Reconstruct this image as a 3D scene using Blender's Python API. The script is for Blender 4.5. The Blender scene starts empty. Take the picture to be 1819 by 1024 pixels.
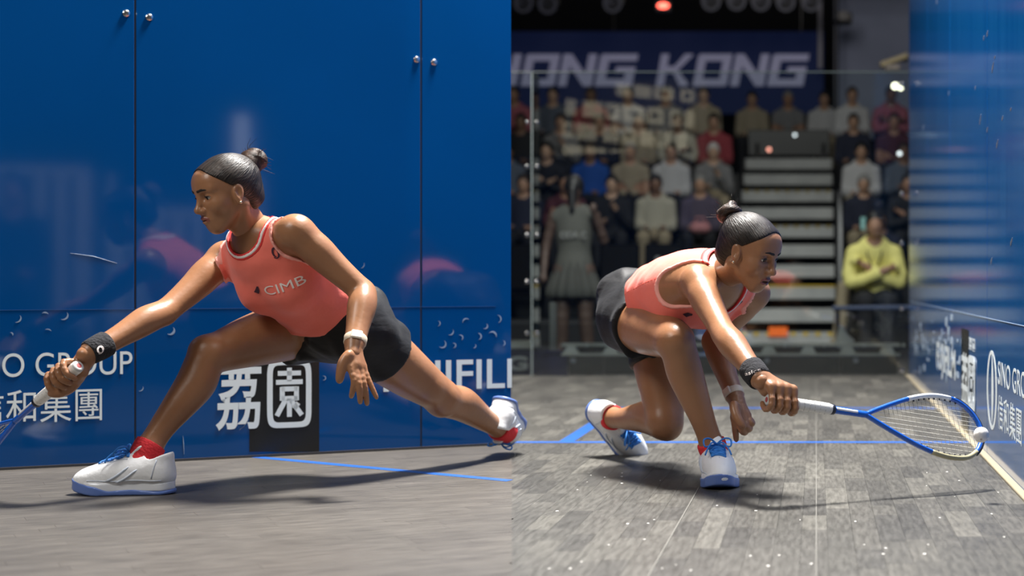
import bpy, bmesh, math, random
import numpy as np
from mathutils import Vector, Matrix
from mathutils.bvhtree import BVHTree

random.seed(7)
SC = bpy.context.scene
COL = SC.collection

# ---------------------------------------------------------------- camera
F_PX, VX, VY, CAM_H = 3000.0, 1450.0, 500.0, 0.577     # focal length in px of the 1819-wide frame, level view, eye height
cam_d = bpy.data.cameras.new('camera')
cam = bpy.data.objects.new('camera', cam_d)
COL.objects.link(cam)
cam.location = (0, 0, CAM_H)
cam.rotation_euler = (math.pi / 2, 0, 0)
cam_d.sensor_width = 36.0
cam_d.lens = 36.0 * F_PX / 1819.0
cam_d.shift_x = -(VX - 909.5) / 1819.0
cam_d.shift_y = (VY - 512.0) / 1819.0
cam_d.clip_end = 200
cam_d.dof.use_dof = True
cam_d.dof.focus_distance = 4.62
cam_d.dof.aperture_fstop = 2.5
SC.camera = cam

# ---------------------------------------------------------------- exposure, world
SC.view_settings.view_transform = 'Standard'
SC.view_settings.look = 'None'
SC.view_settings.gamma = 1.0
SC.view_settings.use_curve_mapping = False
SC.view_settings.exposure = 0.0
world = bpy.data.worlds.new('world')
SC.world = world
world.use_nodes = True
world.node_tree.nodes['Background'].inputs[0].default_value = (0.30, 0.36, 0.50, 1)
world.node_tree.nodes['Background'].inputs[1].default_value = 0.035

# ---------------------------------------------------------------- lights: the rig over the court, added fills, the dim house light
def area_light(name, loc, target, size, power, color=(1, 1, 1), size_y=None):
    d = bpy.data.lights.new(name, 'AREA')
    d.energy = power
    d.color = color
    d.size = size
    if size_y:
        d.shape = 'RECTANGLE'
        d.size_y = size_y
    o = bpy.data.objects.new(name, d)
    COL.objects.link(o)
    o.location = loc
    o.rotation_euler = (Vector(target) - Vector(loc)).to_track_quat('-Z', 'Y').to_euler()
    return o

area_light('court_light_main', (-0.45, 5.9, 5.2), (-0.75, 4.7, 0.2), 0.75, 1180, (1.0, 0.965, 0.92))
area_light('court_fill_front', (-3.4, 2.0, 3.6), (-1.1, 4.8, 0.4), 1.2, 95, (1.0, 0.96, 0.90))  # soft fill for floor bounce and lamps at the left
area_light('court_fill_front', (1.0, 2.6, 5.2), (0.0, 4.8, 0.2), 1.4, 24, (1.0, 0.96, 0.92))  # weak fill added from the front right, not part of the rig
area_light('court_light_back', (-0.9, 8.6, 5.0), (-0.7, 8.2, 0.0), 1.8, 190, (1.0, 0.97, 0.94))
area_light('house_light', (-0.5, 13.6, 5.0), (-0.4, 16.6, 0.4), 2.4, 105, (1.0, 0.93, 0.88))

area_light('side_stand_fill', (1.6, 2.2, 4.6), (2.4, -0.4, 0.6), 1.0, 90, (1.0, 0.97, 0.92))  # added lamp, brightens the slatted barriers for their mirror image

# ---------------------------------------------------------------- helpers
def W(px, py, z):
    """pixel of the photograph + distance from the camera plane -> point in the court"""
    return np.array([(px - VX) / F_PX * z, z, CAM_H + (VY - py) / F_PX * z])

def nrm(v):
    v = np.asarray(v, float)
    return v / np.linalg.norm(v)

MATS = {}
def mat(name, color, rough=0.5, metal=0.0, spec=0.5, emit=None, estr=1.0, coat=0.0, sheen=0.0, sss=0.0,
        noise=None, bump=None, coat_rough=0.03):
    """noise=(scale, darker colour, amount[, stretch])  bump=(scale, strength[, stretch])"""
    if name in MATS:
        return MATS[name]
    m = bpy.data.materials.new(name)
    m.use_nodes = True
    nt = m.node_tree
    p = nt.nodes['Principled BSDF']
    p.inputs['Base Color'].default_value = (*color, 1)
    p.inputs['Roughness'].default_value = rough
    p.inputs['Metallic'].default_value = metal
    p.inputs['Specular IOR Level'].default_value = spec
    p.inputs['Coat Weight'].default_value = coat
    p.inputs['Coat Roughness'].default_value = coat_rough
    p.inputs['Sheen Weight'].default_value = sheen
    if sss:
        p.inputs['Subsurface Weight'].default_value = sss
        p.inputs['Subsurface Radius'].default_value = (0.012, 0.005, 0.003)
        p.inputs['Subsurface Scale'].default_value = 0.5
    if emit:
        p.inputs['Emission Color'].default_value = (*emit, 1)
        p.inputs['Emission Strength'].default_value = estr
    def texco(scale, stretch):
        tc = nt.nodes.new('ShaderNodeTexCoord')
        mp = nt.nodes.new('ShaderNodeMapping')
        mp.inputs['Scale'].default_value = stretch
        nt.links.new(tc.outputs['Object'], mp.inputs[0])
        n = nt.nodes.new('ShaderNodeTexNoise')
        n.inputs['Scale'].default_value = scale
        n.inputs['Detail'].default_value = 4
        nt.links.new(mp.outputs[0], n.inputs['Vector'])
        return n
    if noise:
        n = texco(noise[0], noise[3] if len(noise) > 3 else (1, 1, 1))
        mx = nt.nodes.new('ShaderNodeMix')
        mx.data_type = 'RGBA'
        mx.inputs['A'].default_value = (*color, 1)
        mx.inputs['B'].default_value = (*noise[1], 1)
        mr = nt.nodes.new('ShaderNodeMapRange')
        mr.inputs['From Min'].default_value = 0.35
        mr.inputs['From Max'].default_value = 0.75
        mr.inputs['To Max'].default_value = noise[2]
        nt.links.new(n.outputs['Fac'], mr.inputs['Value'])
        nt.links.new(mr.outputs[0], mx.inputs['Factor'])
        nt.links.new(mx.outputs['Result'], p.inputs['Base Color'])
    if bump:
        n = texco(bump[0], bump[2] if len(bump) > 2 else (1, 1, 1))
        b = nt.nodes.new('ShaderNodeBump')
        b.inputs['Strength'].default_value = bump[1]
        b.inputs['Distance'].default_value = 0.01
        nt.links.new(n.outputs['Fac'], b.inputs['Height'])
        nt.links.new(b.outputs[0], p.inputs['Normal'])
    MATS[name] = m
    return m

def tag(o, label, cat, group=None):
    o['label'] = label
    o['category'] = cat
    if group:
        o['group'] = group
    return o

def empty(name, loc=(0, 0, 0), parent=None, rotz=0.0):
    o = bpy.data.objects.new(name, None)
    COL.objects.link(o)
    o.location = loc
    o.rotation_euler = (0, 0, rotz)
    o.empty_display_size = 0.1
    if parent:
        o.parent = parent
    return o

def mesh_obj(name, verts, faces, material, parent=None, smooth=False, loc=None):
    me = bpy.data.meshes.new(name)
    if isinstance(verts, np.ndarray):
        verts = verts.tolist()
    if isinstance(faces, np.ndarray):
        faces = faces.tolist()
    me.from_pydata(verts, [], faces)
    if smooth:
        me.polygons.foreach_set('use_smooth', [True] * len(me.polygons))
    me.update()
    return link_mesh(name, me, material, parent, loc)

def link_mesh(name, me, material, parent=None, loc=None):
    if material is not None:
        me.materials.clear()
        me.materials.append(material)
    o = bpy.data.objects.new(name, me)
    COL.objects.link(o)
    if parent is not None:
        o.parent = parent
        # children are modelled in court coordinates; keep them there
        o.matrix_parent_inverse = parent_world(parent).inverted()
    if loc is not None:
        o.location = loc
    return o

def parent_world(o):
    m = Matrix.LocRotScale(o.location, o.rotation_euler, o.scale)
    if o.parent:
        return parent_world(o.parent) @ o.matrix_parent_inverse @ m
    return m

class MB:
    """collects boxes, tubes and lathes into one mesh"""
    def __init__(self):
        self.v, self.f = [], []
    def add(self, v, f):
        n = len(self.v)
        self.v += [tuple(map(float, p)) for p in v]
        self.f += [tuple(i + n for i in q) for q in f]
        return self
    def box(self, c, s, ax=None, bev=0.0):
        """centre, full size, optional axes; a small bevel keeps edges catching light"""
        c = np.asarray(c, float)
        A = np.eye(3) if ax is None else np.array(ax, float)
        h = np.asarray(s, float) / 2
        if bev <= 0:
            vs = [c + A.T @ (h * np.array([x, y, z])) for x in (-1, 1) for y in (-1, 1) for z in (-1, 1)]
            return self.add(vs, [(0, 1, 3, 2), (4, 6, 7, 5), (0, 4, 5, 1), (2, 3, 7, 6), (0, 2, 6, 4), (1, 5, 7, 3)])
        b = min(bev, *(h * 0.9))
        bm = bmesh.new()
        bmesh.ops.create_cube(bm, size=1.0)
        for v in bm.verts:
            v.co = Vector((v.co.x * 2 * h[0], v.co.y * 2 * h[1], v.co.z * 2 * h[2]))
        bmesh.ops.bevel(bm, geom=list(bm.edges), offset=b, segments=1, affect='EDGES', profile=0.5)
        bm.verts.index_update()
        vs = [c + A.T @ np.array(v.co) for v in bm.verts]
        fs = [[v.index for v in f.verts] for f in bm.faces]
        bm.free()
        return self.add(vs, fs)
    def tube(self, pts, r, seg=8, closed=False, cap=True, flat=None):
        pts = [np.asarray(p, float) for p in pts]
        n = len(pts)
        rs = [r] * n if np.isscalar(r) else list(r)
        rings = []
        up = None
        for i, p in enumerate(pts):
            if closed:
                t = pts[(i + 1) % n] - pts[i - 1]
            else:
                t = pts[min(i + 1, n - 1)] - pts[max(i - 1, 0)]
            t = nrm(t)
            if up is None:
                ref = np.array([0, 0, 1.0]) if abs(t[2]) < 0.9 else np.array([1.0, 0, 0])
                up = nrm(np.cross(np.cross(t, ref), t))
            else:
                up = nrm(up - t * np.dot(up, t))
            sd = np.cross(t, up)
            ring = []
            for k in range(seg):
                a = 2 * math.pi * k / seg
                o = rs[i] * (math.cos(a) * up + math.sin(a) * sd)
                if flat is not None:
                    ax, sc = np.asarray(flat[0], float), flat[1]
                    o = o + ax * np.dot(o, ax) * (sc - 1)
                ring.append(p + o)
            rings.append(ring)
        vs = [q for rg in rings for q in rg]
        fs = []
        m = n if closed else n - 1
        for i in range(m):
            j = (i + 1) % n
            for k in range(seg):
                l = (k + 1) % seg
                fs.append((i * seg + k, i * seg + l, j * seg + l, j * seg + k))
        if cap and not closed:
            fs.append(tuple(reversed(range(seg))))
            fs.append(tuple(range((n - 1) * seg, n * seg)))
        return self.add(vs, fs)
    def lathe(self, c, axis, prof, seg=16):
        """prof: (distance along the axis, radius)"""
        axis = nrm(axis)
        return self.tube([np.asarray(c, float) + axis * d for d, _ in prof], [max(r, 1e-4) for _, r in prof], seg) \
            if all(prof[i][0] != prof[i + 1][0] for i in range(len(prof) - 1)) else self._lathe(c, axis, prof, seg)
    def _lathe(self, c, axis, prof, seg):
        axis = nrm(axis)
        ref = np.array([0, 0, 1.0]) if abs(axis[2]) < 0.9 else np.array([1.0, 0, 0])
        u = nrm(np.cross(axis, ref))
        w = np.cross(axis, u)
        vs = []
        for d, r in prof:
            for k in range(seg):
                a = 2 * math.pi * k / seg
                vs.append(np.asarray(c, float) + axis * d + max(r, 1e-4) * (math.cos(a) * u + math.sin(a) * w))
        fs = []
        for i in range(len(prof) - 1):
            for k in range(seg):
                l = (k + 1) % seg
                fs.append((i * seg + k, i * seg + l, (i + 1) * seg + l, (i + 1) * seg + k))
        fs.append(tuple(reversed(range(seg))))
        fs.append(tuple(range((len(prof) - 1) * seg, len(prof) * seg)))
        return self.add(vs, fs)
    def poly(self, pts, normal, depth):
        """prism from a planar outline"""
        pts = [np.asarray(p, float) for p in pts]
        nv = nrm(normal) * depth
        n = len(pts)
        vs = pts + [p + nv for p in pts]
        fs = [tuple(reversed(range(n))), tuple(range(n, 2 * n))]
        fs += [(i, (i + 1) % n, n + (i + 1) % n, n + i) for i in range(n)]
        return self.add(vs, fs)
    def build(self, name, material, parent=None, smooth=False, angle=None):
        o = mesh_obj(name, self.v, self.f, material, parent, smooth)
        if not smooth and angle:
            o.data.polygons.foreach_set('use_smooth', [True] * len(o.data.polygons))
            o.data.set_sharp_from_angle(angle=angle)
        return o

def spline(pts, n=6, closed=False):
    """Catmull-Rom through rows of numbers"""
    P = np.asarray(pts, float)
    out = []
    m = len(P)
    rng = range(m) if closed else range(m - 1)
    for i in rng:
        if closed:
            a, b, c, d = P[i - 1], P[i], P[(i + 1) % m], P[(i + 2) % m]
        else:
            a, b, c, d = P[max(i - 1, 0)], P[i], P[i + 1], P[min(i + 2, m - 1)]
        for k in range(n):
            t = k / n
            out.append(0.5 * (2 * b + (c - a) * t + (2 * a - 5 * b + 4 * c - d) * t * t + (3 * b - a - 3 * c + d) * t ** 3))
    if not closed:
        out.append(P[-1])
    return np.array(out)

# ---------------------------------------------------------------- distance fields -> continuous meshes (bodies, clothes, shoes)
def smin(a, b, k):
    if k <= 0:
        return np.minimum(a, b)
    h = np.maximum(k - np.abs(a - b), 0) / k
    return np.minimum(a, b) - h * h * k * 0.25

def smax(a, b, k):
    return -smin(-a, -b, k)

def f_cone(P, a, b, ra, rb, n=None, s=1.0):
    a = np.asarray(a, float); b = np.asarray(b, float)
    ab = b - a
    L2 = max(float(ab @ ab), 1e-12)
    t = np.clip(((P - a) @ ab) / L2, 0, 1)
    o = P - a - t[..., None] * ab
    if n is not None:
        on = o @ n
        o = o + (on * (1.0 / s - 1.0))[..., None] * n
        d = np.sqrt((o * o).sum(-1)) - (ra + (rb - ra) * t)
        return d * (s if s < 1 else 1.0) ** 0.5
    return np.sqrt((o * o).sum(-1)) - (ra + (rb - ra) * t)

def f_ell(P, c, r, R=None):
    q = P - np.asarray(c, float)
    if R is not None:
        q = q @ np.asarray(R, float).T          # rows of R: local axes
    r = np.asarray(r, float)
    k0 = np.sqrt(((q / r) ** 2).sum(-1))
    k1 = np.sqrt(((q / (r * r)) ** 2).sum(-1))
    return k0 * (k0 - 1.0) / np.maximum(k1, 1e-6)

class Field:
    def __init__(self, lo, hi, h):
        self.h = h
        self.lo = np.asarray(lo, float)
        self.n = np.ceil((np.asarray(hi, float) - self.lo) / h).astype(int) + 1
        self.D = np.full(self.n, 0.08, np.float32)
    def copy(self):
        f = Field.__new__(Field)
        f.h, f.lo, f.n, f.D = self.h, self.lo, self.n, self.D.copy()
        return f
    def sub(self, lo, hi):
        i0 = np.clip(np.floor((np.asarray(lo) - self.lo) / self.h).astype(int), 0, self.n)
        i1 = np.clip(np.ceil((np.asarray(hi) - self.lo) / self.h).astype(int) + 1, 0, self.n)
        if np.any(i1 <= i0):
            return None, None
        sl = tuple(slice(a, b) for a, b in zip(i0, i1))
        ax = [self.lo[k] + np.arange(i0[k], i1[k]) * self.h for k in range(3)]
        P = np.stack(np.meshgrid(*[a.astype(np.float32) for a in ax], indexing='ij'), -1)
        return sl, P
    def _apply(self, lo, hi, fn, k, mode):
        m = max(k, 0) + 3 * self.h + 0.01
        sl, P = self.sub(np.asarray(lo) - m, np.asarray(hi) + m)
        if sl is None:
            return self
        d = fn(P)
        if mode == 'add':
            self.D[sl] = smin(self.D[sl], d, k)
        else:
            self.D[sl] = smax(self.D[sl], -d, k)
        return self
    def cone(self, a, b, ra, rb, k=0.02, n=None, s=1.0, mode='add'):
        a = np.asarray(a, float); b = np.asarray(b, float)
        r = max(ra, rb) * max(1, s)
        return self._apply(np.minimum(a, b) - r, np.maximum(a, b) + r, lambda P: f_cone(P, a, b, ra, rb, n, s), k, mode)
    def chain(self, pts, k=0.02, sub=4, n=None, s=1.0):
        """pts: rows of x, y, z, r"""
        S = spline(pts, sub)
        for i in range(len(S) - 1):
            self.cone(S[i][:3], S[i + 1][:3], S[i][3], S[i + 1][3], k if i == 0 else min(k, 0.012), n, s)
        return self
    def ell(self, c, r, R=None, k=0.02, mode='add'):
        m = max(r)
        c = np.asarray(c, float)
        return self._apply(c - m, c + m, lambda P: f_ell(P, c, r, R), k, mode)
    def grid(self):
        ax = [self.lo[k] + np.arange(self.n[k]) * self.h for k in range(3)]
        return np.stack(np.meshgrid(*[a.astype(np.float32) for a in ax], indexing='ij'), -1)
    def plane(self, p, n):
        """signed distance of the grid to a plane, positive on the side of n"""
        n = nrm(n)
        ax = [self.lo[k] + np.arange(self.n[k]) * self.h for k in range(3)]
        p = np.asarray(p, float)
        return ((ax[0] - p[0]) * n[0])[:, None, None] + ((ax[1] - p[1]) * n[1])[None, :, None] + ((ax[2] - p[2]) * n[2])[None, None, :]
    def mesh(self, D=None):
        return surface_nets(self.D if D is None else D, self.lo, self.h)

def surface_nets(D, lo, h):
    D = np.asarray(D, np.float32).copy()
    D[0], D[-1] = 1, 1
    D[:, 0], D[:, -1] = 1, 1
    D[:, :, 0], D[:, :, -1] = 1, 1
    ins = D < 0
    cnt = np.zeros(tuple(s - 1 for s in D.shape), np.int8)
    for i in (0, 1):
        for j in (0, 1):
            for k in (0, 1):
                cnt += ins[i:i + cnt.shape[0], j:j + cnt.shape[1], k:k + cnt.shape[2]]
    act = (cnt > 0) & (cnt < 8)
    idx = np.argwhere(act)
    if len(idx) == 0:
        return np.zeros((0, 3)), np.zeros((0, 4), int)
    vid = np.full(act.shape, -1, np.int32)
    vid[act] = np.arange(len(idx))
    acc = np.zeros((len(idx), 3))
    num = np.zeros(len(idx))
    corners = [(i, j, k) for i in (0, 1) for j in (0, 1) for k in (0, 1)]
    val = {c: D[idx[:, 0] + c[0], idx[:, 1] + c[1], idx[:, 2] + c[2]] for c in corners}
    for a in corners:
        for ax in range(3):
            if a[ax] == 0:
                b = tuple(1 if q == ax else a[q] for q in range(3))
                va, vb = val[a], val[b]
                cr = (va < 0) != (vb < 0)
                t = np.where(cr, va / np.where(cr, va - vb, 1), 0)
                p = np.zeros((len(idx), 3)) + np.array(a)
                p[:, ax] += t
                acc += np.where(cr[:, None], p, 0)
                num += cr
    V = (idx + acc / num[:, None]) * h + lo
    quads = []
    for ax in range(3):
        u, w = (ax + 1) % 3, (ax + 2) % 3
        sl0 = [slice(None)] * 3; sl1 = [slice(None)] * 3
        sl0[ax] = slice(0, -1); sl1[ax] = slice(1, None)
        s0, s1 = ins[tuple(sl0)], ins[tuple(sl1)]
        for flip in (False, True):
            m = (s0 & ~s1) if not flip else (~s0 & s1)
            e = np.argwhere(m)
            ok = (e[:, u] > 0) & (e[:, w] > 0) & (e[:, u] < D.shape[u] - 1) & (e[:, w] < D.shape[w] - 1)
            e = e[ok]
            def cell(du, dw):
                c = e.copy(); c[:, u] += du; c[:, w] += dw
                return vid[c[:, 0], c[:, 1], c[:, 2]]
            q = np.stack([cell(-1, -1), cell(0, -1), cell(0, 0), cell(-1, 0)], 1)
            if flip:
                q = q[:, ::-1]
            quads.append(q)
    Q = np.concatenate(quads)
    return V, Q[(Q >= 0).all(1)]

def relax(V, Q, it=2, lam=0.5):
    V = V.copy()
    for _ in range(it):
        s = np.zeros_like(V); c = np.zeros(len(V))
        for a, b in ((0, 1), (1, 2), (2, 3), (3, 0)):
            np.add.at(s, Q[:, a], V[Q[:, b]]); np.add.at(c, Q[:, a], 1)
            np.add.at(s, Q[:, b], V[Q[:, a]]); np.add.at(c, Q[:, b], 1)
        V += lam * (s / np.maximum(c, 1)[:, None] - V)
    return V

def field_obj(name, fld, material, parent=None, D=None, it=2, xf=None):
    V, Q = fld.mesh(D)
    if it:
        V = relax(V, Q, it)
    if xf is not None:
        V = V @ xf[0].T + xf[1]
    return mesh_obj(name, V, Q, material, parent, True)

def join_meshes(parts):
    V, F, n = [], [], 0
    for v, f in parts:
        V.append(np.asarray(v)); F.append(np.asarray(f) + n); n += len(v)
    return np.concatenate(V), np.concatenate(F)

# ---------------------------------------------------------------- lettering
def text_mesh(body, bold=0.0, extrude=0.0):
    c = bpy.data.curves.new('lettering', 'FONT')
    c.body = body
    c.offset = bold
    c.extrude = extrude
    c.resolution_u = 6
    o = bpy.data.objects.new('lettering', c)
    COL.objects.link(o)
    bpy.context.view_layer.update()
    dg = bpy.context.evaluated_depsgraph_get()
    me = bpy.data.meshes.new_from_object(o.evaluated_get(dg))
    bpy.data.objects.remove(o)
    V = np.array([v.co[:] for v in me.vertices])
    Fc = [tuple(p.vertices) for p in me.polygons]
    bpy.data.meshes.remove(me)
    return V, Fc

def text_on_plane(name, body, O, R, U, width, height, material, parent, bold=0.0, depth=0.002, shear=0.0):
    """lettering of a given width and height, lower-left corner at O, standing proud of the plane"""
    V, Fc = text_mesh(body, bold, 0.05)
    lo, hi = V.min(0), V.max(0)
    s = (V - lo) / np.maximum(hi - lo, 1e-9)
    N = nrm(np.cross(R, U))
    X = (s[:, :1] + shear * s[:, 1:2]) * width * nrm(R) + s[:, 1:2] * height * nrm(U) + s[:, 2:3] * depth * N + np.asarray(O)
    return mesh_obj(name, X, Fc, material, parent)

def drape(name, V2, Fc, O, R, U, N, bvh, material, parent, off=0.0012, cuts=0):
    """flat outline (x, y in metres) laid onto a curved surface by casting along -N from O"""
    bm = bmesh.new()
    vs = [bm.verts.new((float(p[0]), float(p[1]), 0)) for p in V2]
    for f in Fc:
        try:
            bm.faces.new([vs[i] for i in f])
        except ValueError:
            pass
    bmesh.ops.triangulate(bm, faces=list(bm.faces))
    for _ in range(cuts):
        bmesh.ops.subdivide_edges(bm, edges=[e for e in bm.edges if e.calc_length() > 0.006], cuts=1)
        bmesh.ops.triangulate(bm, faces=list(bm.faces))
    R, U, N = nrm(R), nrm(U), nrm(N)
    bad = []
    for v in bm.verts:
        p = np.asarray(O) + R * v.co.x + U * v.co.y + N * 0.25
        hit = bvh.ray_cast(Vector(p), Vector(-N), 0.6)
        if hit[0] is None:
            bad.append(v)
        else:
            q = Vector(hit[0]) + Vector(N) * off
            v.co = q
    bmesh.ops.delete(bm, geom=bad, context='VERTS')
    me = bpy.data.meshes.new(name)
    bm.to_mesh(me)
    bm.free()
    return link_mesh(name, me, material, parent)

def bvh_of(o):
    me = o.data
    return BVHTree.FromPolygons([v.co[:] for v in me.vertices], [p.vertices[:] for p in me.polygons])
# ================================================================ the court and the hall
D_W = nrm([1.414, 0.815, 0])                 # direction of the blue wall on the left
N_W = np.array([D_W[1], -D_W[0], 0])          # its face, towards the court
PR_W = np.array([-1.076, 5.97, 0])
ZUP = np.array([0, 0, 1.0])
def LW(px, py):
    """pixel -> point on the left wall"""
    a = (px - VX) / F_PX
    k = D_W[0] / D_W[1]
    Z = (PR_W[0] - k * PR_W[1]) / (a - k)
    return W(px, py, Z)
X_R, Y_B = 0.5665, 10.30                      # right wall plane, back wall plane

M_BLUE = mat('blue_glass', (0.0009, 0.052, 0.198), 0.06, spec=0.38, noise=(1.3, (0.0007, 0.042, 0.158), 0.6))
M_BLUE_R = mat('blue_glass_streaked', (0.002, 0.075, 0.26), 0.09, spec=0.5, noise=(3.0, (0.006, 0.10, 0.30), 0.8, (1, 6, 0.15)))
M_SEAL = mat('seam_sealant', (0.006, 0.012, 0.03), 0.5)
M_STEEL = mat('brushed_steel', (0.55, 0.55, 0.55), 0.25, 1.0)
M_LETTER = mat('vinyl_lettering', (0.62, 0.68, 0.70), 0.45)
M_BLACKV = mat('black_vinyl', (0.008, 0.009, 0.010), 0.25)
M_SCUFF = mat('scuff_mark', (0.22, 0.30, 0.42), 0.6)

def struct(o):
    o['kind'] = 'structure'
    return o

# ---- left wall: three glass panels, seams, bolts, lettering
wl = struct(empty('wall_left', LW(450, 500) * np.array([1, 1, 0])))
H_L = 1.72
ends = [PR_W - D_W * 3.3, LW(240, 500), LW(748, 500), PR_W]
for i in range(3):
    a, b = ends[i].copy(), ends[i + 1].copy()
    a[2] = b[2] = 0
    L = np.linalg.norm(b - a) - 0.006
    c = (a + b) / 2 - N_W * 0.006 + ZUP * (H_L / 2 + 0.004)
    MB().box(c, (L, 0.012, H_L), (D_W, -N_W, ZUP), 0.0012).build('glass_panel', M_BLUE, wl)
for px in (240, 748):
    p = LW(px, 500); p[2] = H_L / 2
    MB().box(p - N_W * 0.006, (0.006, 0.008, H_L), (D_W, -N_W, ZUP)).build('seam', M_SEAL, wl)
for px, py in ((224, 24), (265, 31), (740, 106), (771, 111)):
    p = LW(px, py)
    MB().lathe(p, N_W, [(0, 0.011), (0.004, 0.011), (0.006, 0.008), (0.0065, 0.005)], 14).build('bolt', M_STEEL, wl, angle=0.6)
MB().box(LW(450, 548) * np.array([1, 1, 0]) - D_W * 0.75 + N_W * 0.0005 + ZUP * LW(450, 548)[2], (3.15, 0.001, 0.0014), (D_W, -N_W, ZUP)).build('film_edge', mat('film_edge', (.012, .075, .22), .5), wl)
b0 = PR_W - D_W * 1.65
MB().box(b0 + N_W * 0.004 + ZUP * 0.004, (3.3, 0.008, 0.008), (D_W, -N_W, ZUP)).build('base_strip', mat('dark_strip', (0.03, 0.03, 0.035), 0.5), wl)

def wall_text(body, x0, x1, y_top, y_bot, name='lettering', bold=0.0, material=None, off=0.001):
    O = LW(x0, y_bot); E = LW(x1, y_bot)
    w = np.linalg.norm((E - O)[:2])
    h = LW(x0, y_top)[2] - O[2]
    return text_on_plane(name, body, O + N_W * off, D_W, ZUP, w, h, material or M_LETTER, wl, bold, 0.0005)
wall_text('SINO GROUP', -78, 235, 630, 673)
wall_text('信和集團', -50, 181, 695, 756)
# black square behind the second character of the park's name
p0, p1 = LW(443, 803), LW(567, 803)
MB().poly([p0 + N_W * 0.0004, p1 + N_W * 0.0004, p1 * np.array([1, 1, 0]) + ZUP * LW(567, 606)[2] + N_W * 0.0004,
           p0 * np.array([1, 1, 0]) + ZUP * LW(443, 606)[2] + N_W * 0.0004], N_W, 0.0006).build('black_square', M_BLACKV, wl)
wall_text('荔', 383, 464, 646, 766, bold=0.016, off=0.0018)
def garden_char(O, R, U, N, w, h, parent):
    """the second character: a rounded frame around bar strokes, on a 1 x 1 cell"""
    at = lambda x, y: O + R * (x * w) + U * (y * h)
    m = MB()
    def bar(x0, y0, x1, y1, t):
        d = np.array([(x1 - x0) * w, (y1 - y0) * h]); d = d / np.linalg.norm(d)
        nn = np.array([-d[1], d[0]]) * t / 2
        q = [O + R * (x * w + sx * nn[0]) + U * (y * h + sx * nn[1]) for x, y, sx in ((x0, y0, 1), (x0, y0, -1), (x1, y1, -1), (x1, y1, 1))]
        m.poly(q, N, .0012)
    t = .115 * w
    n = 32
    o_, i_ = [], []
    def rr(a, rx, ry, e):
        c, s_ = math.cos(a), math.sin(a)
        return (.5 + rx * math.copysign(abs(c) ** e, c), .5 + ry * math.copysign(abs(s_) ** e, s_))
    V, F = [], []
    for i in range(n):
        a = 2 * math.pi * i / n + .02
        for (x, y) in (rr(a, .5, .5, .32), rr(a, .5 - .125, .5 - .125 * w / h, .25)):
            V += [at(x, y), at(x, y) + N * .0012]
    for i in range(n):
        j = (i + 1) % n
        F += [(4 * i + 1, 4 * j + 1, 4 * j + 3, 4 * i + 3), (4 * i, 4 * j, 4 * j + 1, 4 * i + 1), (4 * i + 2, 4 * i + 3, 4 * j + 3, 4 * j + 2)]
    m.add(V, F)
    for b_ in ((.24, .80, .76, .80), (.5, .88, .5, .68), (.20, .67, .80, .67), (.32, .57, .68, .57), (.32, .43, .68, .43), (.34, .60, .34, .40), (.66, .60, .66, .40),
               (.5, .43, .5, .16), (.42, .42, .22, .18), (.54, .40, .78, .18), (.70, .36, .60, .28)):
        bar(*b_, t * .95)
    m.build('lettering', M_LETTER, parent)
O_ = LW(474, 762); E_ = LW(553, 762)
garden_char(O_ + N_W * .0018, D_W, ZUP, N_W, np.linalg.norm((E_ - O_)[:2]), LW(474, 640)[2] - O_[2], wl)
o = wall_text('FUJIFILM', 681, 949, 643, 714, bold=0.012)
bm = bmesh.new(); bm.from_mesh(o.data)                 # the lettering is trimmed at the panel's edge
bmesh.ops.bisect_plane(bm, geom=list(bm.verts) + list(bm.edges) + list(bm.faces), plane_co=Vector(PR_W - D_W * 0.001), plane_no=Vector(D_W), clear_outer=True)
bm.to_mesh(o.data); bm.free()

def crescent(px, py, r, a0, a1, w):
    c = LW(px, py) + N_W * 0.0006
    out, inn = [], []
    for i in range(9):
        t = i / 8
        a = a0 + (a1 - a0) * t
        d = math.cos(a) * D_W + math.sin(a) * ZUP
        th = w * math.sin(math.pi * t) + 0.0003
        out.append(c + d * r); inn.append(c + d * (r - th))
    MB().poly(out + inn[::-1], N_W, 0.0004).build('scuff_mark', M_SCUFF, wl)
for a in ((30, 566, .013, -2.0, .9, .004), (113, 561, .014, -2.2, .8, .005), (303, 588, .014, -2.4, 1.0, .007), (249, 690, .010, -2.0, .6, .003),
          (20, 594, .006, -1, 2.2, .004), (80, 560, .010, .2, 2.6, .004), (85, 590, .010, .2, 2.4, .003),
          (778, 575, .009, -1.6, 1.6, .003), (800, 590, .012, -2.2, .7, .004), (818, 600, .010, -1.2, 2.2, .004), (828, 572, .013, 0.6, 3.4, .004),
          (786, 612, .014, -2.6, 1.2, .005), (806, 614, .009, -1.8, 2.0, .004), (850, 598, .012, -1.5, 1.8, .005), (862, 580, .010, -2.4, 1.2, .004),
          (875, 596, .015, -.6, 2.6, .006), (884, 567, .014, -1.4, 1.7, .004), (842, 615, .008, -2, 1, .003), (893, 610, .010, -1.6, 1.6, .004),
          (640, 470, .014, -1.4, .4, .002), (575, 672, .008, -2, 2, .003)):
    crescent(*a)
# two thin scratches and a floor mark
for (xa, ya, xb, yb) in ((125, 450, 208, 468), (325, 775, 327, 808)):
    MB().tube([LW(xa, ya) + N_W * .0004, LW((xa + xb) / 2, (ya + yb) / 2 - 3) + N_W * .0006, LW(xb, yb) + N_W * .0004], [.0004, .0012, .0004], 5).build('scratch', M_SCUFF, wl)

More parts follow.
